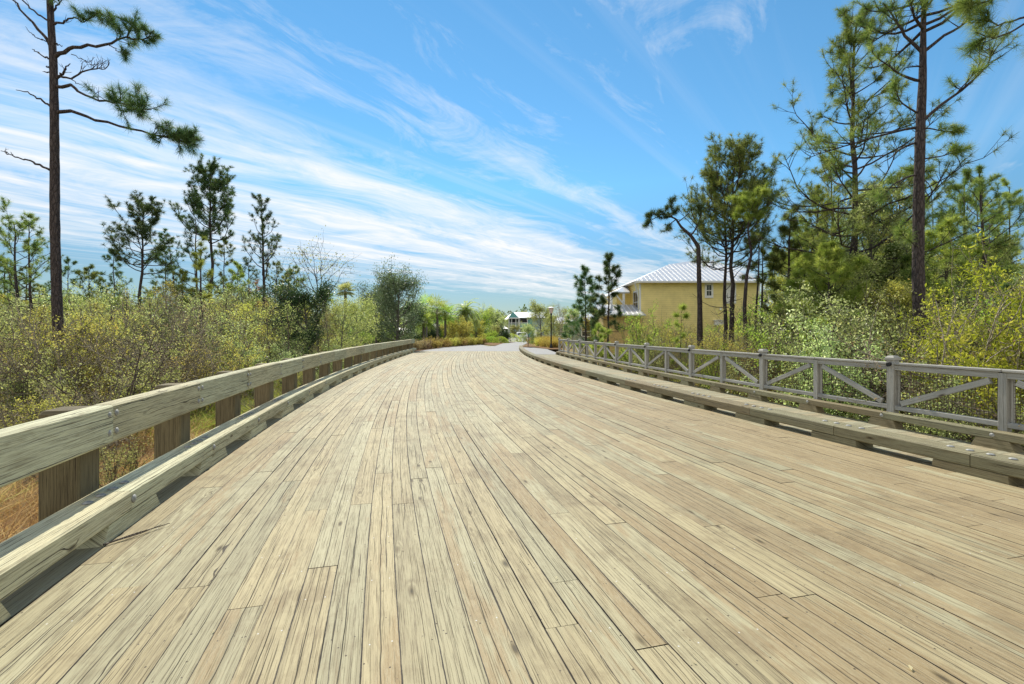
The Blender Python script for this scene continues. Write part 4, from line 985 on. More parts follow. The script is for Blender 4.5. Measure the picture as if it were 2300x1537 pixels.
mid = [(1772, 455, 20, .14, .30, 1.2, 'needle', 'slim pine at the left edge of the right-hand tree mass'), (1815, 470, 24, .12, .35, 1.7, 'needle_y', 'pale green pine behind the slim one at the edge of the tree mass'), (1842, 400, 22, .14, .35, 2.4, 'needle_y', 'yellowish pine left of the very tall slender pine'), (1875, 330, 26, .15, .4, 2.6, 'needle', 'pine close behind the very tall slender pine'), (1985, 470, 19, .12, .35, 2.0, 'needle_y', 'soft green pine between the slender pine and the thick trunk'), (2120, 470, 20, .12, .35, 2.1, 'needle_y', 'pale green pine right of the thick trunk'), (2160, 380, 25, .14, .45, 2.4, 'needle', 'pine with crossing limbs between the thick trunk and the dark straight pine'), (2250, 520, 26, .13, .4, 2.2, 'needle', 'background pine below the dark straight pine'), (1815, 560, 18, .08, .35, 1.2, 'needle_y', 'thin young pine low in the tree mass right of the house'), (2020, 360, 28, .15, .4, 2.6, 'needle_y', 'hazy pine directly behind the thick trunk')]
for i, (x, yt, Y, r0, c0, rd, mt_, lab) in enumerate(mid):
    simple_pine(x, yt, Y, lab, 100 + i, r0=r0 * .8, crown0=c0, rad=rd, nb=32, prof=umb, tw=9, k=32, nlen=.28, nw=.014, mat=mt_, bare=8, lift=.4)
bl('bare_tree', 2140, 560, 19, 'twisted dark-limbed tree spreading sideways right of the thick trunk', 120, r0=.12, rad=2.2, base=.45, limbs=12, nleaf=2600, ls=.05, lm='leaf_ol', tm='bark', up=.5, wig=.28)
bl('magnolia_tree', 1960, 365, 18, 'tall leafy grey-green tree standing between the slender pine and the thick trunk', 121, r0=.12, rad=1.9, base=.15, limbs=30, nleaf=15000, ls=.095, lm='leaf_gy', up=1.0)
bl('magnolia_tree', 1895, 540, 17, 'leafy green tree in front of the very tall slender pine', 122, r0=.08, rad=1.5, base=.15, limbs=24, nleaf=14000, ls=.075, lm='leaf_ol', up=1.0)
bl('magnolia_tree', 1822, 600, 21, 'loose grey-green tree at the right corner of the yellow house', 123, r0=.08, rad=1.7, base=.15, limbs=22, nleaf=11000, ls=.08, lm='leaf_gy', up=1.0, open_=.35)
for q_, (x_, yt_, Y_, lm_, lab_) in enumerate([(1808, 520, 27, 'leaf_ol', 'feathery green tree behind the slim pine at the house corner'), (1835, 480, 26, 'leaf_yg', 'sunlit yellow-green tree left of the very tall slender pine'), (1880, 440, 29, 'leaf_gy', 'pale green tree rising behind the slender pine trunk'), (1995, 430, 24, 'leaf_yg', 'sunlit tree filling the gap left of the thick trunk'), (2045, 480, 27, 'leaf_ol', 'olive tree directly behind the thick bare trunk'), (2105, 540, 23, 'leaf_gy', 'grey-green tree just right of the thick bare trunk'), (2175, 520, 27, 'leaf_yg', 'yellow-green tree behind the twisted dark-limbed tree'), (2260, 500, 24, 'leaf_ol', 'olive tree at the right edge behind the glossy bushes'), (1930, 560, 20, 'leaf_yg', 'light green low tree at the foot of the slender pine')]):
    bl('broadleaf_tree', x_, yt_, Y_, lab_, 140 + q_, r0=.09, rad=1.9, base=.12, limbs=26, nleaf=13000, ls=.11, lm=lm_, up=1.0, open_=.35)
bl('magnolia_tree', 2025, 600, 15, 'bushy light green tree left of the thick trunk', 124, r0=.07, rad=1.3, base=.1, limbs=24, nleaf=13000, ls=.065, lm='leaf_yg', up=1.0)

# ------------------------------------------------------------------ thicket shrubs (individuals, shared meshes)
sh = {}
H0 = 3.0
for i in range(3):
    sh['yg%d' % i] = shrub(H0, R(200 + i), 1.1, 13, 5200, .054, 'leaf_yg', 'twig_l', .18, 8, clump=.7, gap=.05)
    sh['ol%d' % i] = shrub(H0, R(210 + i), 1.1, 14, 5800, .054, 'leaf_ol', 'twig', .15, 8, clump=.7, gap=.05)
    sh['tw%d' % i] = shrub(H0, R(220 + i), 1.4, 26, 2600, .042, 'leaf_br', 'twig_l', .1, 12, wig=.26, thin=.9)
for i in range(2):
    sh['gr%d' % i] = shrub(H0, R(230 + i), 1.05, 12, 8000, .060, 'leaf_gr', 'twig', .12, 6, clump=.3)
    sh['gy%d' % i] = shrub(H0, R(240 + i), 1.2, 14, 9500, .066, 'leaf_gy', 'twig', .1, 7, clump=.3, gap=.08)
    sh['lo%d' % i] = shrub(1.0, R(250 + i), 1.1, 14, 2600, .045, 'leaf_yg', 'twig', .1, 5, gap=.06)
    sh['lg%d' % i] = shrub(1.0, R(252 + i), 1.1, 14, 3200, .045, 'leaf_gr', 'twig', .1, 5, gap=.06)
LAB = {'yg': 'wispy yellow-green shrub', 'ol': 'olive green many-stemmed shrub', 'tw': 'tangle of pale bare twigs', 'gr': 'fresh green bushy shrub', 'gy': 'grey-green dense shrub', 'lo': 'low yellow-green bush', 'lg': 'low fresh green bush'}
def put_shrub(key, x, y, h, side, rnd):
    hb = 1.0 if key[:2] in ('lo', 'lg') else H0; s = h / hb
    e = empty('shrub', (x, y, gz(x, y) - .03), LAB[key[:2]] + (' in the thicket left of the bridge' if side < 0 else ' in the thicket behind the right handrail'), 'shrub', LAB[key[:2]] + 's, ' + ('left' if side < 0 else 'right') + ' of the bridge')
    e.rotation_euler = (0, 0, rnd.uniform(0, 6.28)); sx = s ** .75 if s > 1 else s; e.scale = (sx, sx, s)
    st, lf = sh[key]; link('stems', st, None, e)
    if lf: link('foliage', lf, None, e)
rr = random.Random(21)
def interp(x, xs, vs): return float(np.interp(x, xs, vs))
# left side
cells = 0
for Y in list(np.arange(7.5, 37, 2.25)):
    n = int(5 + Y * .32)
    for k in range(n):
        px_ = -120 + (1030 + 120) * (k + rr.random()) / n; yy = Y + rr.uniform(-.8, .8)
        x = (px_ - 1150) / F * yy; gapd = pv(CL, yy) - x
        if gapd < 1.3: continue
        top = interp(px_, [-100, 100, 180, 260, 420, 520, 700, 800, 950], [690, 700, 690, 645, 650, 665, 670, 700, 745])
        top += rr.uniform(-25, 60) if Y > 14 else rr.uniform(30, 130)
        h = H + (YH - top) / F * yy - GZ
        h = min(h, .55 + gapd * .5, 6.2)
        if yy < 11: h = min(h, .6 + (yy - 6) * .42)
        h = max(.45, h * rr.uniform(.95, 1.12))
        if h < 1.15: key = rr.choice(['lo0', 'lo1', 'lg0', 'lg1', 'lo0'])
        else: key = rr.choice(['yg0', 'yg1', 'yg2', 'ol0', 'ol1', 'ol2', 'ol0', 'ol2', 'tw0', 'tw1', 'tw2', 'tw0', 'tw1', 'gr0', 'gy0'] if px_ < 520 else ['yg0', 'yg1', 'ol0', 'ol1', 'tw1', 'gy0', 'gy1', 'tw2', 'yg2'])
        if yy < 17 and key[:2] in ('gy', 'gr'): key = rr.choice(['ol0', 'yg1', 'ol2', 'yg0', 'yg2', 'tw1', 'gr1'])
        if yy < 17 and key[:2] == 'lg' and rr.random() < .6: key = 'lo0'
        if h < 1.15 and rr.random() < .35: continue
        if yy < 13 and gapd < 3.8 and rr.random() < .78: continue
        put_shrub(key, x, yy, h, -1, rr)
# right side
for Y in list(np.arange(3.4, 34, 1.75)):
    n = int(4 + Y * .30)
    for k in range(n):
        px_ = 1250 + (2560 - 1250) * (k + rr.random()) / n; yy = Y + rr.uniform(-.6, .6)
        x = (px_ - 1150) / F * yy; gapd = x - pv(CF, yy)
        if gapd < .45: continue
        top = interp(px_, [1250, 1400, 1480, 1700, 1760, 1900, 2080, 2150, 2250, 2300, 2560], [735, 718, 706, 700, 655, 635, 640, 640, 600, 590, 560])
        top += rr.uniform(-10, 60) if gapd > 2 else rr.uniform(70, 150)
        h = H + (YH - top) / F * yy - GZ
        h = min(max(.6, h * rr.uniform(.95, 1.12)), 5.6)
        if px_ > 1950 and gapd < 2.2: key = rr.choice(['tw0', 'tw1', 'tw2', 'tw0', 'gy0', 'ol1']); h = min(h, 1.9 + .3 * gapd)
        elif h < 1.15: key = rr.choice(['lo0', 'lg0', 'lo1'])
        elif px_ < 1740: key = rr.choice(['yg0', 'yg1', 'yg2', 'yg0', 'ol1', 'gr0', 'tw2']); h = min(h, 4.6)
        else: key = rr.choice(['yg0', 'yg1', 'gy0', 'gy1', 'gr0', 'ol2', 'ol1', 'tw1', 'yg2'])
        put_shrub(key, x, yy, h, 1, rr)
# big glossy yellow-green bushes at the right edge
for i, (x, yt, Y, lab) in enumerate([(2235, 590, 9.6, 'large glossy yellow-green bush, tallest at the right edge'), (2310, 600, 8.2, 'glossy yellow-green bush cut by the right edge, nearest the handrail'), (2215, 650, 11.0, 'smaller glossy yellow-green bush left of the large one')]):
    b = base_at(x, Y); h = h_to(yt, Y, b)
    place_tree('bush', shrub(h, R(300 + i), .75, 13, 8500, .085, 'leaf_yl', 'twig_l', .3, 9, aspect=.38, gap=.05, clump=.6, up=.6), b, lab, 'bush', parts=('stems', 'foliage'))
# creeper-like yellow sprays on the tall bare trunk
b = base_at(133, 13.5); place_tree('vine_shrub', shrub(3.7, R(310), .35, 8, 2600, .05, 'leaf_yl', 'twig', .25, 8), b, 'yellow-leaved climber growing up the foot of the tall bare pine', 'climber', parts=('stems', 'foliage'))

# ------------------------------------------------------------------ plantings at the end of the bridge
def clump_plant(name, x, y, hh, ww, lm, label, cat, seed, n=1600, group=None):
    rg = R(seed); Vs = []; Fs = []; rs = []; o = 0
    for k in range(6):
        V, Ft, rn = tuft(hh, rg, n // 6, ww, .018, lm); V = V + np.array([rg.normal() * ww * .4, rg.normal() * ww * .4, 0]); Vs.append(V); Fs.append(Ft + o); rs.append(rn); o += len(V)
    me = fast_mesh(name, np.concatenate(Vs), np.concatenate(Fs), M[lm], np.concatenate(rs)); o_ = link(name, me); o_.location = (x, y, 0 if y > 40 else gz(x, y)); return tag(o_, label, cat, group)
k = 0
hedge = shrub(1.0, R(320), 1.5, 26, 6000, .055, 'leaf_or', 'twig', .05, 6, gap=.08)
hedge2 = shrub(1.0, R(321), 1.5, 26, 6500, .055, 'leaf_yg', 'twig', .05, 6, gap=.08)
hedge3 = shrub(1.0, R(322), 1.5, 26, 5000, .055, 'leaf_br', 'twig', .05, 6, gap=.08)
hl = [(938, 786, hedge3), (950, 785, hedge3), (962, 783.5, hedge), (975, 783, hedge), (988, 781, hedge), (1000, 780, hedge), (1012, 779, hedge2), (1024, 778, hedge2), (1036, 777.5, hedge), (1048, 776.5, hedge2), (1060, 776, hedge2), (1072, 775, hedge2), (1082, 774.5, hedge), (958, 780, hedge), (985, 778, hedge3), (1012, 776, hedge), (1040, 774.5, hedge)]
for i, (x, y, ms) in enumerate(hl):
    X, Y = gnd(x, y); s = 1.15 if y > 779 else 1.1
    kind = {id(hedge): 'orange-tinged', id(hedge2): 'yellow-green', id(hedge3): 'brownish'}[id(ms)]
    e = place_tree('low_shrub', ms, (X, Y + .6, 0), kind + ' low shrub in the bed along the left edge of the road', 'shrub', kind + ' low shrubs in the roadside bed', i * 1.3, 1, ('stems', 'foliage')); e.scale = (s, s, s * .95)
for i, (x, y, r, lab) in enumerate([(945, 770, .9, 'round clipped green bush nearest the guardrail end'), (988, 768, 1.0, 'largest round clipped bush below the palms'), (915, 768, .9, 'round clipped bush under the large grey-green oak'), (880, 768, 1.0, 'clipped bush behind the far guardrail, left of the oak trunk'), (1015, 766, 1.0, 'dark clipped bush right of the palms'), (1148, 768.5, 1.7, 'bright yellow-green clipped hedge ball across the road'), (1104, 770, 1.2, 'low clipped bush on the left tip of the planting island'), (1124, 771, 1.2, 'low clipped bush in the middle of the planting island'), (1090, 770, 1.0, 'clipped bush beside the golden tree')]):
    X, Y = gnd(x, y); place_tree('clipped_bush', ball(r, R(330 + i), 1800, .10 if Y < 75 else .16, 'leaf_yl' if i == 5 else ('leaf_dk' if i == 4 else 'leaf_gr')), (X, Y + .5, 0), lab, 'bush', parts=('stems', 'foliage'))
for i, (x, y, h, w, lm, lab) in enumerate([(1237, 779, 1.5, .9, 'leaf_or', 'golden ornamental grass clump touching the end of the handrail'), (1228, 776, 1.35, .8, 'leaf_or', 'golden ornamental grass clump left of the one at the handrail end'), (1222, 773, 1.2, .7, 'leaf_yg', 'greener grass clump between the golden ones and the small tree'), (1207, 773, 1.15, .6, 'leaf_or', 'amber grass clump right of the small round tree'), (1201, 771.5, 1.1, .6, 'leaf_or', 'amber grass clump behind the small round tree'), (1247, 781, 1.2, .7, 'leaf_or', 'short golden grass clump under the first handrail panel')]):
    X, Y = gnd(x, y, 0); Y = min(Y, 52 - i * .3) if x > 1220 else Y; X = (x - 1150) / F * Y; clump_plant('grass_clump', X, Y, h, w, lm, lab, 'ornamental grass', 350 + i)
Xb, Yb = gnd(1186, 779); place_tree('small_tree', broadleaf(2.3, R(360), r0=.04, rad=1.05, base=.25, limbs=18, nleaf=6000, ls=.085, lm='leaf_gy'), (Xb, Yb, 0), 'small round grey-green tree at the corner where the right curb begins', 'tree')
def bed(name, pts, z=.012):
    flat(name, pts, z, M['mulch'])
mt, t = new_mat('mulch'); g = t.add('ShaderNodeNewGeometry').outputs['Position']; n = t.noise(g, 12, 5, .7)
principled(t, t.mix(n, C(.10, .055, .03), C(.30, .19, .10)), .95, n, .8, .03, .1); M['mulch'] = mt
bed('planting_bed_soil', [gnd(1172, 780), gnd(1200, 781), gnd(1236, 785), gnd(1262, 785), gnd(1262, 772), gnd(1200, 768.5), gnd(1184, 772)])
bed('planting_bed_soil', [gnd(930, 791), gnd(955, 786.5), gnd(1000, 780.6), gnd(1040, 777.4), gnd(1078, 774.6), gnd(1092, 772.8), gnd(1040, 768), gnd(930, 775)], .008)
bed('planting_bed_soil', [gnd(1086, 774), gnd(1112, 777), gnd(1130, 771.5), gnd(1158, 769), gnd(1130, 767.5), gnd(1092, 769)], .016)

# ------------------------------------------------------------------ grass and undergrowth (uncountable)
def grass_field(name, region, n, h, w, mat, label, seed, hvar=None):
    rg = R(seed); P = []
    while sum(len(p) for p in P) < n:
        x, y = region(rg, n); P.append(np.stack([x, y], 1))
    P = np.concatenate(P)[:n]
    z = np.array([gz(a, b_) for a, b_ in P]); b0 = np.concatenate([P, z[:, None]], 1)
    cl = np.sin(P[:, 0] * 1.9 + 1.3 * np.sin(P[:, 1] * 1.1)) * np.sin(P[:, 1] * 1.7 + np.sin(P[:, 0])) * .5 + .5
    d = unit(np.stack([rg.normal(size=n) * .42, rg.normal(size=n) * .42, np.ones(n)], 1)); L = (h * (.35 + .75 * cl) * rg.uniform(.5, 1.2, n))[:, None]
    s = unit(np.cross(d, rand_dirs(n, rg))) * w * .5 * (1 + (P[:, 1:2] / 18.0)); mid_ = b0 + d * L * .5; tip = b0 + d * L; tip[:, :2] += d[:, :2] * L * .6; tip[:, 2] -= .12 * L[:, 0]
    V = np.stack([b0 - s, b0 + s, mid_ + s * .8, tip, mid_ - s * .8], 1).reshape(-1, 3); i = np.arange(n)[:, None] * 5
    Ft = np.concatenate([i + np.array([[0, 1, 2]]), i + np.array([[0, 2, 4]]), i + np.array([[4, 2, 3]])])
    tone = np.clip(.65 * rg.random(n) + .35 * cl, 0, 1)
    return tag(link(name, fast_mesh(name, V, Ft, M[mat], np.repeat(tone, 5))), label, None, None, 'stuff')
def reg_left(rg, n):
    y = rg.uniform(4, 36, n) ** 1.0; y = 4 + (y - 4) * rg.random(n) ** .4; dx = rg.exponential(4.5, n) + .45; x = pvn(CL, y) - dx
    k = (x / y * F + 1150 > -200) & (dx < 22); return x[k], y[k]
def reg_leftg(rg, n):
    x, y = reg_left(rg, n); k = (y > 11 + 3 * rg.random(len(y))); return x[k], y[k]
def reg_near(rg, n):
    y = 3 + 10 * rg.random(n); dx = rg.exponential(2.5, n) + .45; x = pvn(CL, y) - dx; k = (x / y * F + 1150 > -200); return x[k], y[k]
def reg_right(rg, n):
    y = 2.5 + 33 * rg.random(n) ** 1.3; dx = rg.exponential(2.5, n) + .15; x = pvn(CF, y) + dx; k = (x / y * F + 1150 < 2600) & (dx < 14); return x[k], y[k]
def pvn(c, y): return ((c[0] * y + c[1]) * y + c[2]) * y + c[3]
tag(grass_field('dry_grass', reg_left, 60000, .75, .012, 'grass', 'matted dry russet grass on the low ground left of the bridge', 400), cat=None)
grass_field('dry_grass', reg_near, 34000, .8, .009, 'grassr', 'tangled russet and straw grass below the near end of the guardrail', 405)
grass_field('green_grass', reg_leftg, 42000, .95, .014, 'grassg', 'yellow-green grass growing along the left side of the bridge', 401)
grass_field('dry_grass', reg_right, 30000, .7, .012, 'grass', 'dry grass and litter under the shrubs behind the handrail', 402)
def reg_far(rg, n):
    y = rg.uniform(44, 75, n); x = np.where(rg.random(n) < .5, rg.uniform(-60, -12, n), rg.uniform(6, 45, n)); k = (x < -12 - (y - 44) * .35) | (x > 6); return x[k], y[k]
grass_field('lawn_grass', reg_far, 26000, .35, .03, 'grassg', 'grass on the level ground beyond the bridge', 403)

# ------------------------------------------------------------------ buildings
def siding(name, base, var=.08, pitch=.17):
    m, t = new_mat(name); g = t.add('ShaderNodeNewGeometry').outputs['Position']; z = t.sep(g)[2]
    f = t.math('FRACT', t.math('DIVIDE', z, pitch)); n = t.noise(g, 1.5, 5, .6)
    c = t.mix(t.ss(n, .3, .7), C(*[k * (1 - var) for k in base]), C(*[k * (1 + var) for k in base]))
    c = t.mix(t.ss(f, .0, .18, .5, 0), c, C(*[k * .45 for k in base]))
    principled(t, c, .7, f, .9, .02, .2); return m
M['yellow'] = siding('yellow_lap_siding', (.92, .78, .34)); M['teal'] = siding('teal_lap_siding', (.13, .34, .33)); M['sage'] = siding('sage_siding', (.32, .42, .36))
mt, t = new_mat('metal_roof'); g = t.add('ShaderNodeNewGeometry').outputs['Position']; n = t.noise(g, .8, 5, .6)
principled(t, t.mix(n, C(.50, .51, .53), C(.68, .68, .69)), .38, n, .05, .01, .5, .35); M['roof'] = mt
M['seam'] = paint_mat('roof_seam', (.80, .80, .80), .4, .04)
M['brick'] = paint_mat('tan_stucco', (.62, .46, .20), .85, .2, .3, 9)
mt, t = new_mat('window_glass'); principled(t, C(.03, .04, .05), .08, spec=.8); M['glass'] = mt
M['dark'] = paint_mat('dark_interior', (.03, .03, .03), .8)
def qbox(name, mat, x0, x1, y0, y1, z0, z1, parent, inv):
    mb = MB(); mb.box(x0, x1, y0, y1, z0, z1); o = mb.build(name, mat); o.parent = parent; o.matrix_parent_inverse = inv; return o
def window(root, inv, x0, x1, z0, z1, y, trim=.14, cols=2, rows=2, side=0):
    """window on a wall facing -Y at depth y (side=0) or facing -X at x=y (side=1)"""
    def bx(mb, a0, a1, b0, b1, d0, d1):
        if side == 0: mb.box(a0, a1, y - d1, y - d0, b0, b1)
        else: mb.box(y - d1, y - d0, a0, a1, b0, b1)
    mb = MB(); bx(mb, x0, x1, z0 + .0, z0 + .05, .0, .05)
    t_ = trim
    bx(mb, x0 - t_, x0, z0 - t_, z1 + t_, .001, .045); bx(mb, x1, x1 + t_, z0 - t_, z1 + t_, .001, .045)
    bx(mb, x0, x1, z1, z1 + t_, .001, .04); bx(mb, x0, x1, z0 - t_, z0, .001, .06)
    zm = (z0 + z1) / 2; bx(mb, x0, x1, zm - .03, zm + .03, .012, .04)
    for k in range(1, cols): xx = x0 + (x1 - x0) * k / cols; bx(mb, xx - .012, xx + .012, z0 + .05, zm - .03, .012, .03); bx(mb, xx - .012, xx + .012, zm + .03, z1, .012, .03)
    fr = mb.build('window', M['white']); fr.parent = root; fr.matrix_parent_inverse = inv
    mb = MB(); bx(mb, x0, x1, z0, z1, .002, .010); pn = mb.build('pane', M['glass']); pn.parent = fr
    return fr

def yellow_house():
    Y = 39.0; k = Y / F; X = lambda p, Yd=Y: (p - 1150) / F * Yd; Z = lambda p, Yd=Y: H + (YH - p) / F * Yd
    root = empty('house', (X(1570), Y, 0), 'two-storey yellow clapboard house with a white standing-seam metal roof behind the right thicket', 'house'); inv = Matrix.Translation(-Vector(root.location))
    def add(mb, n, m): o = mb.build(n, m); o.parent = root; o.matrix_parent_inverse = inv; return o
    x0, x1 = X(1437), X(1706); ze = Z(633)
    mb = MB(); mb.box(x0, x1, Y, Y + 9, -.3, ze - .02); wall = add(mb, 'wall', M['yellow'])
    # soffit and trims
    mb = MB(); mb.box(x0 - .03, x0 + .10, Y - .03, Y + .10, -.3, ze - .18); add(mb, 'corner_board', M['white'])
    mb = MB(); mb.box(x1 - .10, x1 + .03, Y - .03, Y + .10, -.3, ze - .18); add(mb, 'corner_board', M['white'])
    mb = MB(); mb.box(x0 - .55, x1 + .25, Y - .5, Y + 9.5, ze - .05, ze - .01); add(mb, 'soffit', M['white'])
    # front roof plane (x, run) polygon ; z = ze + p*run
    p = .45; yf = Y - .55
    ridge = lambda py, run: H + (YH - py) / F * (yf + run)
    def run_for(py):   # depth run at which the plane reaches image height py
        lo, hi = 0, 12
        for _ in range(50):
            m = (lo + hi) / 2
            if ze + p * m > ridge(py, m): hi = m
            else: lo = m
        return (lo + hi) / 2
    def pt(pxx, py): r_ = run_for(py); return ((pxx - 1150) / F * (yf + r_), r_)
    outl = [((X(1425, yf)), 0), ((X(1713, yf)), 0), pt(1604, 585.5), pt(1560, 585.5), pt(1541, 594), pt(1503, 594)]
    # fix run of the eave points
    P3 = [Vector((x, yf + r_, ze + p * r_)) for x, r_ in outl]
    mb = MB(); mb.face(P3); n0 = len(P3)
    rm = outl[2][1]; rl = outl[5][1]
    bk = [Vector((x, yf + 2 * (rm if i in (2, 3) else (rl if i in (4, 5) else rm)) - r_, ze + p * r_)) for i, (x, r_) in enumerate(outl)]
    mb.face([P3[1], bk[1], P3[2]]); mb.face([P3[2], bk[1], bk[0], P3[5], P3[4], P3[3]]); mb.face([P3[0], P3[5], bk[0]])
    mb.face([P3[0] - Vector((0, 0, .02)), bk[0] - Vector((0, 0, .02)), bk[1] - Vector((0, 0, .02)), P3[1] - Vector((0, 0, .02))])
    roof = add(mb, 'roof', M['roof'])
    # seams
    up_x = [outl[0], outl[5], outl[4], outl[3], outl[2], outl[1]]; ux = [q[0] for q in up_x]; ur = [q[1] for q in up_x]
    mb = MB(); x = ux[0] + .3
    while x < ux[-1] - .1:
        r_ = float(np.interp(x, ux, ur))
        if r_ > .25:
            A = Vector((x, yf, ze)); B = Vector((x, yf + r_, ze + p * r_)); w = .022
            mb.prism([(-w, 0), (w, 0), (w, .05), (-w, .05)], A, B, c=(.5, .5, .5, 1))
        x += .42
    sm = mb.build('roof_seam', M['seam']); sm.parent = roof
    mb = MB(); mb.box(ux[0], ux[-1], yf - .03, yf - .002, ze - .14, ze + .01); add(mb, 'fascia', M['white'])
    window(root, inv, X(1587), X(1597.5), Z(665.5), Z(640.5), Y, .16)
    mb = MB(); mb.box(X(1629), X(1653), Y - .05, Y - .002, Z(682), Z(634)); add(mb, 'blank_panel', M['white'])
    mb = MB(); mb.box(X(1603), X(1622), Y - .25, Y - .002, Z(731), Z(721)); mb.box(X(1601), X(1624), Y - .30, Y - .0, Z(720.8), Z(719)); add(mb, 'utility_box', M['white'])
    mb = MB(); mb.box(X(1616), X(1619.5), Y - .12, Y - .002, Z(697), Z(692)); add(mb, 'vent', M['white'])
    # windows at the far right corner wing
    mb = MB(); mb.box(x1 + .031, X(1735), Y + 2.2, Y + 8.5, -.3, ze - .6); add(mb, 'side_wing', M['sage'])
    window(root, inv, X(1712, Y + 2.2), X(1724, Y + 2.2), Z(675), Z(650), Y + 2.2, .12)
    # left side: recessed bays with their own roofs, brackets, lean-to roof and orange base
    Yb = Y + 3.0; xb0 = X(1385, Yb); xr = x0 - .031
    mb = MB(); mb.box(xb0, x0 - .001, Yb, Yb + 6, 2.9, ze - .7); add(mb, 'bay_wall', M['yellow'])
    window(root, inv, Y + .5, Y + 1.9, 3.3, 5.1, x0, .12, 2, 2, side=1)
    mb = MB(); zr = ze - .75
    a = [Vector((xb0 - .5, Y + 1.4, zr)), Vector((x0 - .5, Y + 1.4, zr)), Vector((x0 - .2, Y + 4.5, zr + 1.0)), Vector((xb0 + 1.3, Y + 4.5, zr + 1.0)), Vector((xb0 - .5, Y + 8, zr))]
    mb.face([a[0], a[1], a[2], a[3]]); mb.face([a[0], a[3], a[4]]); mb.face([q - Vector((0, 0, .12)) for q in (a[0], a[1], a[2], a[3])][::-1]); mb.face([a[0], a[0] - Vector((0, 0, .12)), a[1] - Vector((0, 0, .12)), a[1]])
    add(mb, 'bay_roof', M['roof'])
    for xx in (x0 - 1.0, x0 - 2.1):
        mb = MB(); mb.box(xx - .09, xx + .09, Yb - 1.55, Yb - 1.37, 3.0, zr - .12); add(mb, 'porch_column', M['white'])
        mb = MB(); mb.prism([(-.05, -.05), (.05, -.05), (.05, .05), (-.05, .05)], (xx, Yb - 1.5, zr - 1.1), (xx - .9, Yb - 1.9, zr - .14)); add(mb, 'bracket', M['white'])
    mb = MB(); mb.prism([(-.05, -.05), (.05, -.05), (.05, .05), (-.05, .05)], (x0 - .04, Y + .3, ze - 1.3), (x0 - .5, Y - .35, ze - .2)); add(mb, 'bracket', M['white'])
    mb = MB(); mb.box(xb0 - .2, x0 - .031, Yb - 1.6, Yb - 1.5, 3.0, 3.75); add(mb, 'balcony_wall', M['white'])
    # lean-to roof with a flared edge
    zl, zh = Z(708), Z(690)
    mb = MB(); xa, xc = X(1345), X(1441)
    A = [Vector((xa, Y - 1.0, zl)), Vector((xc + .1, Y - 1.0, zl)), Vector((xc - .25, Y + 1.6, zh + .3)), Vector((xa, Y + 1.6, zh + .3))]
    mb.face(A); mb.face([q - Vector((0, 0, .10)) for q in A][::-1]); mb.face([A[0], A[0] - Vector((0, 0, .1)), A[1] - Vector((0, 0, .1)), A[1]]); mb.face([A[1], A[1] - Vector((0, 0, .1)), A[2] - Vector((0, 0, .1)), A[2]])
    lean = add(mb, 'lean_to_roof', M['roof'])
    mb = MB(); x = xa + .2
    while x < xc - .2: mb.prism([(-.015, 0), (.015, 0), (.015, .04), (-.015, .04)], (x, Y - 1.0, zl), (x - .0, Y + 1.6, zh + .3)); x += .42
    o = mb.build('roof_seam', M['seam']); o.parent = lean
    mb = MB(); mb.box(xa + .3, x0 - .031, Y - .5, Y + 3, -.3, zl - .12); add(mb, 'orange_base_wall', M['brick'])
    # two more roofs of the street front receding behind
    for i, (px0, px1, pe, pr_, Yd) in enumerate(((1290, 1378, 722, 703, 58), (1240, 1300, 728, 712, 76))):
        xx0, xx1 = X(px0, Yd), X(px1, Yd); zE, zR = Z(pe, Yd), Z(pr_, Yd)
        r2 = empty('house', (xx0, Yd, 0), ('pale house roof half hidden behind the two young pines' if i == 0 else 'small far house roof glimpsed behind the leafless tree'), 'house'); iv = Matrix.Translation(-Vector(r2.location))
        mb = MB(); mb.box(xx0, xx1, Yd, Yd + 7, -.2, zE); o = mb.build('wall', M['sage']); o.parent = r2; o.matrix_parent_inverse = iv
        a = [Vector((xx0 - .4, Yd - .4, zE)), Vector((xx1 + .4, Yd - .4, zE)), Vector((xx1 - 1, Yd + 3.5, zR)), Vector((xx0 + 1, Yd + 3.5, zR)), Vector((xx0 - .4, Yd + 7.4, zE)), Vector((xx1 + .4, Yd + 7.4, zE))]
        mb = MB(); mb.face(a[:4]); mb.face([a[1], a[5], a[2]]); mb.face([a[0], a[3], a[4]]); mb.face([a[3], a[2], a[5], a[4]]); o = mb.build('roof', M['roof']); o.parent = r2; o.matrix_parent_inverse = iv
        window(r2, iv, xx0 + 1, xx0 + 2, 1, 2.3, Yd, .12)
yellow_house()

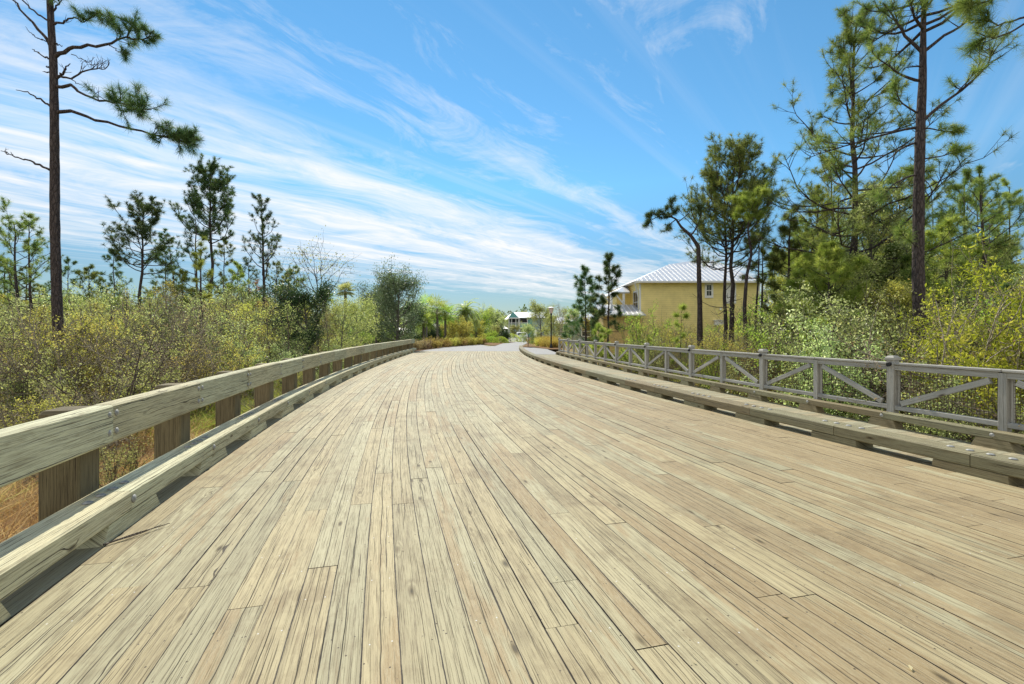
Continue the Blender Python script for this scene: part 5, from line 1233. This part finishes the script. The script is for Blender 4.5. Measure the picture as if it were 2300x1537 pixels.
def teal_house():
    Y = 125.0; X = lambda p, Yd=Y: (p - 1150) / F * Yd; Z = lambda p, Yd=Y: H + (YH - p) / F * Yd
    root = empty('house', (X(1160), Y, 0), 'distant two-storey teal house with white trim and screened porches at the end of the road', 'house'); inv = Matrix.Translation(-Vector(root.location))
    def add(mb, n, m): o = mb.build(n, m); o.parent = root; o.matrix_parent_inverse = inv; return o
    def bx(n, m, p0, p1, q1, q0, d0=0, d1=.3):
        mb = MB(); mb.box(X(p0), X(p1), Y - d1, Y - d0, Z(q1), Z(q0)); return add(mb, n, m)
    mb = MB(); mb.box(X(1143), X(1232), Y, Y + 10, -.2, Z(714.5)); add(mb, 'wall', M['sage'])
    ze = Z(714); mb = MB()
    a = [Vector((X(1162), Y - 1, ze)), Vector((X(1240), Y - 1, ze)), Vector((X(1240, Y), Y + 5, Z(700))), Vector((X(1152), Y + 5, Z(700)))]
    mb.face(a); mb.face([a[0], a[3], Vector((X(1134), Y - .5, ze - .4))]); mb.face([a[3], a[2], Vector((X(1240), Y + 11, ze)), Vector((X(1134), Y + 11, ze))]); mb.face([a[3], Vector((X(1134), Y + 11, ze)), Vector((X(1134), Y - .5, ze - .4))])
    add(mb, 'roof', M['roof'])
    mb = MB(); t0 = [Vector((X(1141), Y - 1.6, Z(714))), Vector((X(1165), Y - 1.6, Z(714))), Vector((X(1152), Y - 1.6, Z(701)))]
    mb.face(t0); b_ = [q + Vector((0, 3, 0)) for q in t0]; mb.face([t0[0], t0[2], b_[2], b_[0]]); mb.face([t0[2], t0[1], b_[1], b_[2]]); add(mb, 'gable', M['teal'])
    bx('fascia', M['white'], 1139, 1167, 716, 714.2, 1.1, 1.8)
    for nm, p0, p1, q1, q0 in (('screened_porch', 1168.5, 1184, 724.5, 716.5), ('screened_porch', 1168.5, 1184, 749, 736), ('upper_window', 1151, 1157, 725.5, 717.5), ('upper_window', 1145, 1147.5, 725.5, 717.5), ('upper_window', 1161, 1163.5, 725.5, 717.5)):
        bx(nm, M['dark'], p0, p1, q1, q0, .0, .12)
    bx('porch_wall', M['teal'], 1168.5, 1184, 735.5, 725.5, 0, .3)
    for p in (1143, 1149, 1158.5, 1164.5, 1167.3, 1184.5): bx('porch_column', M['white'], p - .6, p + .6, 757, 714.8, .2, .5)
    for q in (725.5, 736): bx('trim_band', M['white'], 1143, 1185, q + .6, q - .4, .2, .45)
    bx('teal_bay', M['teal'], 1186, 1196, 757, 716, .0, .2)
    r = empty('kiosk', (X(1133, 112), 112, 0), 'small white-roofed pavilion left of the teal house', 'pavilion'); iv = Matrix.Translation(-Vector(r.location)); Yk = 112
    def kb(n, m, p0, p1, q1, q0, d0, d1): mb = MB(); mb.box(X(p0, Yk), X(p1, Yk), Yk + d0, Yk + d1, Z(q1, Yk), Z(q0, Yk)); o = mb.build(n, m); o.parent = r; o.matrix_parent_inverse = iv
    kb('wall', M['dark'], 1127, 1140, 751, 739, .5, 3); kb('column', M['white'], 1126, 1127.2, 756, 739, 0, .3); kb('column', M['white'], 1133.5, 1134.7, 756, 739, 0, .3); kb('column', M['white'], 1140, 1141, 756, 739, 0, .3); kb('base', M['sage'], 1126, 1141, 759, 751, -.1, 3)
    mb = MB(); ap = Vector((X(1133.5, Yk), Yk + 1.5, Z(733, Yk))); c_ = [Vector((X(1124.5, Yk), Yk - .5, Z(738.6, Yk))), Vector((X(1142, Yk), Yk - .5, Z(738.6, Yk))), Vector((X(1142, Yk), Yk + 3.5, Z(738.6, Yk))), Vector((X(1124.5, Yk), Yk + 3.5, Z(738.6, Yk)))]
    for i in range(4): mb.face([c_[i], c_[(i + 1) % 4], ap])
    o = mb.build('roof', M['white']); o.parent = r; o.matrix_parent_inverse = iv
    sg = empty('sign_board', (X(1203, 90), 90, 0), 'small white board standing beside the road before the teal house', 'sign'); iv = Matrix.Translation(-Vector(sg.location))
    mb = MB(); mb.box(X(1199.5, 90), X(1206, 90), 90, 90.1, Z(753, 90), Z(742, 90)); o = mb.build('board', M['white']); o.parent = sg; o.matrix_parent_inverse = iv
    for p in (1200, 1205.5): mb = MB(); mb.box(X(p, 90) - .05, X(p, 90) + .05, 90.02, 90.08, 0, Z(753, 90)); o = mb.build('leg', M['white']); o.parent = sg; o.matrix_parent_inverse = iv
teal_house()
# houses glimpsed beyond the thicket on the left
for i, (p0, p1, q1, q0, Yd, lab) in enumerate([q for q in [(478, 502, 712, 697, 62, 'white house glimpsed through the left thicket under the tallest pine'), (-30, 62, 700, 682, 60, 'pale house glimpsed at the far left behind the pines'), (740, 800, 735, 722, 70, 'low white building glimpsed behind the pale young tree'), (860, 925, 760, 742, 80, 'pale green house behind the large grey-green oak')] if q[0] not in (740,)]):
    X = lambda p: (p - 1150) / F * Yd; Z = lambda p: H + (YH - p) / F * Yd
    r = empty('house', (X(p0), Yd, 0), lab, 'house'); iv = Matrix.Translation(-Vector(r.location)); zt = Z(q0) - .6
    mb = MB(); mb.box(X(p0), X(p1), Yd, Yd + 6, -.2, zt); o = mb.build('wall', M['sage'] if i == 2 else M['white']); o.parent = r; o.matrix_parent_inverse = iv
    mb = MB(); a = [Vector((X(p0) - .4, Yd - .4, zt)), Vector((X(p1) + .4, Yd - .4, zt)), Vector((X(p1) - .6, Yd + 3, zt + 1)), Vector((X(p0) + .6, Yd + 3, zt + 1)), Vector((X(p0) - .4, Yd + 6.4, zt)), Vector((X(p1) + .4, Yd + 6.4, zt))]
    mb.face(a[:4]); mb.face([a[1], a[5], a[2]]); mb.face([a[0], a[3], a[4]]); mb.face([a[3], a[2], a[5], a[4]]); o = mb.build('roof', M['roof']); o.parent = r; o.matrix_parent_inverse = iv
    window(r, iv, X(p0) + .4, X(p0) + 1.2, 1.4, 2.5, Yd, .1)
# ------------------------------------------------------------------ street lamps and car
M['lampglass'] = paint_mat('frosted_lamp_glass', (.62, .50, .46), .3, .05)
def lamp(x, Y, h, label, globe):
    X = (x - 1150) / F * Y; r = empty('street_lamp', (X, Y, 0), label, 'street lamp')
    def lathe(name, prof, mat):
        n = 14; V = []; Fc = []
        for rad_, z in prof:
            for i in range(n): V.append((rad_ * math.cos(2 * PI * i / n), rad_ * math.sin(2 * PI * i / n), z))
        for k in range(len(prof) - 1):
            for i in range(n): Fc.append((k * n + i, k * n + (i + 1) % n, (k + 1) * n + (i + 1) % n, (k + 1) * n + i))
        me = bpy.data.meshes.new(name); me.from_pydata(V, [], Fc); me.materials.append(mat); return link(name, me, None, r)
    lathe('pole', [(.16, 0), (.16, .15), (.10, .35), (.065, .5), (.055, h - .85), (.09, h - .8), (.10, h - .66), (.02, h - .64)], M['black'])
    if globe: lathe('lantern', [(.05, h - .62), (.2, h - .5), (.27, h - .25), (.2, h - .03), (.02, h)], M['lampglass'])
    else:
        lathe('lantern', [(.12, h - .64), (.22, h - .2), (.20, h - .14)], M['lampglass']); lathe('lamp_cap', [(.34, h - .15), (.34, h - .11), (.12, h - .02), (.01, h)], M['white'])
lamp(1238, 44.5, 4.05, 'black street lamp with flared lantern beyond the end of the handrail', False)
lamp(1067, 100, 4.0, 'distant lamp with a round white head left of the road', True)
def car():
    Y = 74; X = (1172.5 - 1150) / F * Y; r = empty('parked_car', (X, Y, 0), 'white car seen from behind, half hidden by the small round tree', 'car')
    mb = MB(); prof = [(0, .35), (0, .85), (.15, 1.0), (.5, 1.45), (2.2, 1.5), (3.1, 1.0), (4.2, .85), (4.3, .35)]
    for x0, x1 in ((-.85, .85),):
        A = [Vector((x0, y, z)) for y, z in prof]; B = [Vector((x1, y, z)) for y, z in prof]
        mb.face(A); mb.face(B[::-1])
        for i in range(8): mb.face([A[i], B[i], B[(i + 1) % 8], A[(i + 1) % 8]])
    link('body', mb.mesh('body', M['white']), None, r)
    mb = MB(); mb.face([Vector((-.7, .17, 1.02)), Vector((.7, .17, 1.02)), Vector((.62, .47, 1.40)), Vector((-.62, .47, 1.40))]); 
    o = link('rear_window', mb.mesh('rear_window', M['glass']), None, r); o.location = (0, -.02, .01)
    wv = []; wf = []
    for i in range(16): wv += [(-.1, .32 * math.cos(i * PI / 8), .32 * math.sin(i * PI / 8)), (.1, .32 * math.cos(i * PI / 8), .32 * math.sin(i * PI / 8))]
    for i in range(16): wf.append((2 * i, 2 * i + 1, (2 * i + 3) % 32, (2 * i + 2) % 32))
    wf += [tuple(range(0, 32, 2)), tuple(range(1, 32, 2))[::-1]]
    wm = bpy.data.meshes.new('wheel'); wm.from_pydata(wv, [], wf); wm.materials.append(M['black'])
    for sx in (-.78, .78):
        for yy in (.8, 3.4): o = link('wheel', wm, None, r); o.location = (sx, yy, .32)
car()
# fallen twig lying on the deck beside the left curb
T = Tubes(); a = np.array([*gnd(232, 1228), 0.012]); b_ = np.array([*gnd(382, 1180), .02])
a = np.array([gnd(232, 1228)[0], gnd(232, 1228)[1], .014]); b_ = np.array([gnd(382, 1180)[0], gnd(382, 1180)[1], .018])
T.add(np.array([a, a * .6 + b_ * .4 + np.array([0, .012, .004]), b_]), [.007, .006, .003], 5); m_ = a * .45 + b_ * .55
T.add(np.array([a * .85 + b_ * .15, m_ + np.array([0.02, -.02, .005]), b_ + np.array([-.05, -.03, 0])]), [.005, .004, .002], 5)
tag(link('fallen_twig', T.mesh('fallen_twig', M['twig'])), 'thin forked dry twig lying on the deck beside the left curb', 'twig')
# scattered small dry leaves and needles on the planks
rg = R(500)
leafp = [(1762, 1385), (2045, 1503), (1410, 1145), (905, 1238), (620, 1075), (1560, 1490), (860, 1325), (1750, 1130), (2030, 1075), (1250, 1300), (480, 1420), (1100, 1090)]
for i, (x, y) in enumerate(leafp):
    X, Y = gnd(x, y); V, Fc, rn = leaves(np.zeros((1, 3)), .045, rg); V = V.copy(); 
    L = .022 if i < 2 else .012; V = np.array([[-L, 0, 0], [0, L * .4, .006], [L, 0, .002], [0, -L * .4, .006]]); o = link('fallen_leaf', fast_mesh('fallen_leaf', V, [[0, 1, 2, 3]], M['leaf_br'], [.9] * 4)); o.location = (X, Y, .006); o.rotation_euler = (0, 0, i * 1.1)
    tag(o, 'tiny dry leaf lying on the deck planks', 'leaf', 'dry leaves on the deck')

# ------------------------------------------------------------------ world, sun, camera
w = bpy.data.worlds.new('World'); sc.world = w; w.use_nodes = True; w.node_tree.nodes.clear(); t = NT(w.node_tree)
sky = t.add('ShaderNodeTexSky', sky_type='NISHITA'); sky.sun_disc = False; sky.sun_elevation = SUN_EL; sky.sun_rotation = SUN_AZ; sky.air_density = 1.0; sky.dust_density = .0; sky.ozone_density = 2.0; sky.altitude = 0
tc = t.add('ShaderNodeTexCoord').outputs['Generated']; x, y, z = t.sep(tc)
zz = t.math('MAXIMUM', z, .018); u = t.math('DIVIDE', x, zz); v = t.math('DIVIDE', y, zz)
ca_, sa_ = math.cos(math.radians(38)), math.sin(math.radians(38))
ac = t.sub(t.mul(u, ca_), t.mul(v, sa_)); al = t.plus(t.mul(u, sa_), t.mul(v, ca_))
warp = t.mul(t.sub(t.noise(t.vec(t.mul(al, .35), t.mul(ac, .5), 2.0), 1, 3, .5), .5), 1.5)
acw = t.plus(ac, warp)
n1 = t.noise(t.vec(t.mul(al, .22), t.mul(acw, 1.5), .0), 1, 9, .62, .35)
n2 = t.noise(t.vec(t.mul(al, 1.1), t.mul(acw, 2.4), 5.0), 1, 10, .70, .9)
n3 = t.noise(t.vec(t.mul(al, .16), t.mul(ac, 5.5), 9.0), 1, 6, .55, .1)
mask = t.ramp(t.math('DIVIDE', t.plus(ac, 12.0), 14.0), [(0, (.12,) * 3), (.22, (.10,) * 3), (.34, (.50,) * 3), (.46, (.72,) * 3), (.60, (.78,) * 3), (.66, (.66,) * 3), (.705, (.36,) * 3), (.735, (.56,) * 3), (.76, (.22,) * 3), (.84, (.22,) * 3), (.90, (.20,) * 3), (1, (.06,) * 3)])
mask = t.sep(mask)[0]
mask = t.math('MAXIMUM', mask, t.ss(y, .15, -.35, 0, 1.25))  # unseen cloud bank added behind the camera to brighten shaded faces turned to it
cl = t.plus(t.mul(n1, .55), t.mul(n2, .45))
lo = t.sub(.63, t.mul(mask, .38))
cov = t.math('DIVIDE', t.sub(cl, lo), .25, clamp=True)
strk = t.mul(t.ss(n3, .48, .75), t.mul(t.plus(mask, .05), .40))
cov = t.math('MINIMUM', t.plus(t.mul(cov, .88), strk), .93, clamp=True)
cov = t.mul(cov, t.ss(z, .03, .085))
hs = t.add('ShaderNodeHueSaturation'); t.put(hs.inputs['Color'], sky.outputs[0]); hs.inputs['Saturation'].default_value = 1.04; hs.inputs['Value'].default_value = 1.0
tint = t.ramp(z, [(0, (.26, .28, .30)), (.12, (.33, .40, .43)), (.3, (.48, .76, .79)), (1, (.50, .84, .84))])
skc = t.mix(1.0, hs.outputs[0], tint, 'MULTIPLY')
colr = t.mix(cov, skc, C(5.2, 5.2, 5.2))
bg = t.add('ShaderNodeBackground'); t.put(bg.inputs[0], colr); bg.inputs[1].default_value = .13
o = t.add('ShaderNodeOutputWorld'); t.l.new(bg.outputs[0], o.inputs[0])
sl = bpy.data.lights.new('sun', 'SUN'); sl.energy = 3.6; sl.angle = math.radians(.5); sl.color = (1.0, .93, .80)
so = bpy.data.objects.new('sun', sl); col.objects.link(so)
sd = Vector((math.sin(SUN_AZ) * math.cos(SUN_EL), math.cos(SUN_AZ) * math.cos(SUN_EL), math.sin(SUN_EL)))
so.rotation_mode = 'QUATERNION'; so.rotation_quaternion = sd.to_track_quat('Z', 'Y'); so.location = sd * 60
cam = bpy.data.cameras.new('camera'); co = bpy.data.objects.new('camera', cam); col.objects.link(co); sc.camera = co
cam.sensor_width = 36; cam.lens = 36 * F / 2300; cam.shift_y = -(768.5 - YH) / 2300; cam.clip_end = 6000; cam.clip_start = .05
co.location = (0, 0, H); co.rotation_euler = (PI / 2, 0, 0)
sc.view_settings.view_transform = 'Standard'; sc.view_settings.look = 'None'; sc.view_settings.exposure = 0.6; sc.view_settings.gamma = 1
sc.cycles.max_bounces = 6; sc.cycles.transparent_max_bounces = 4
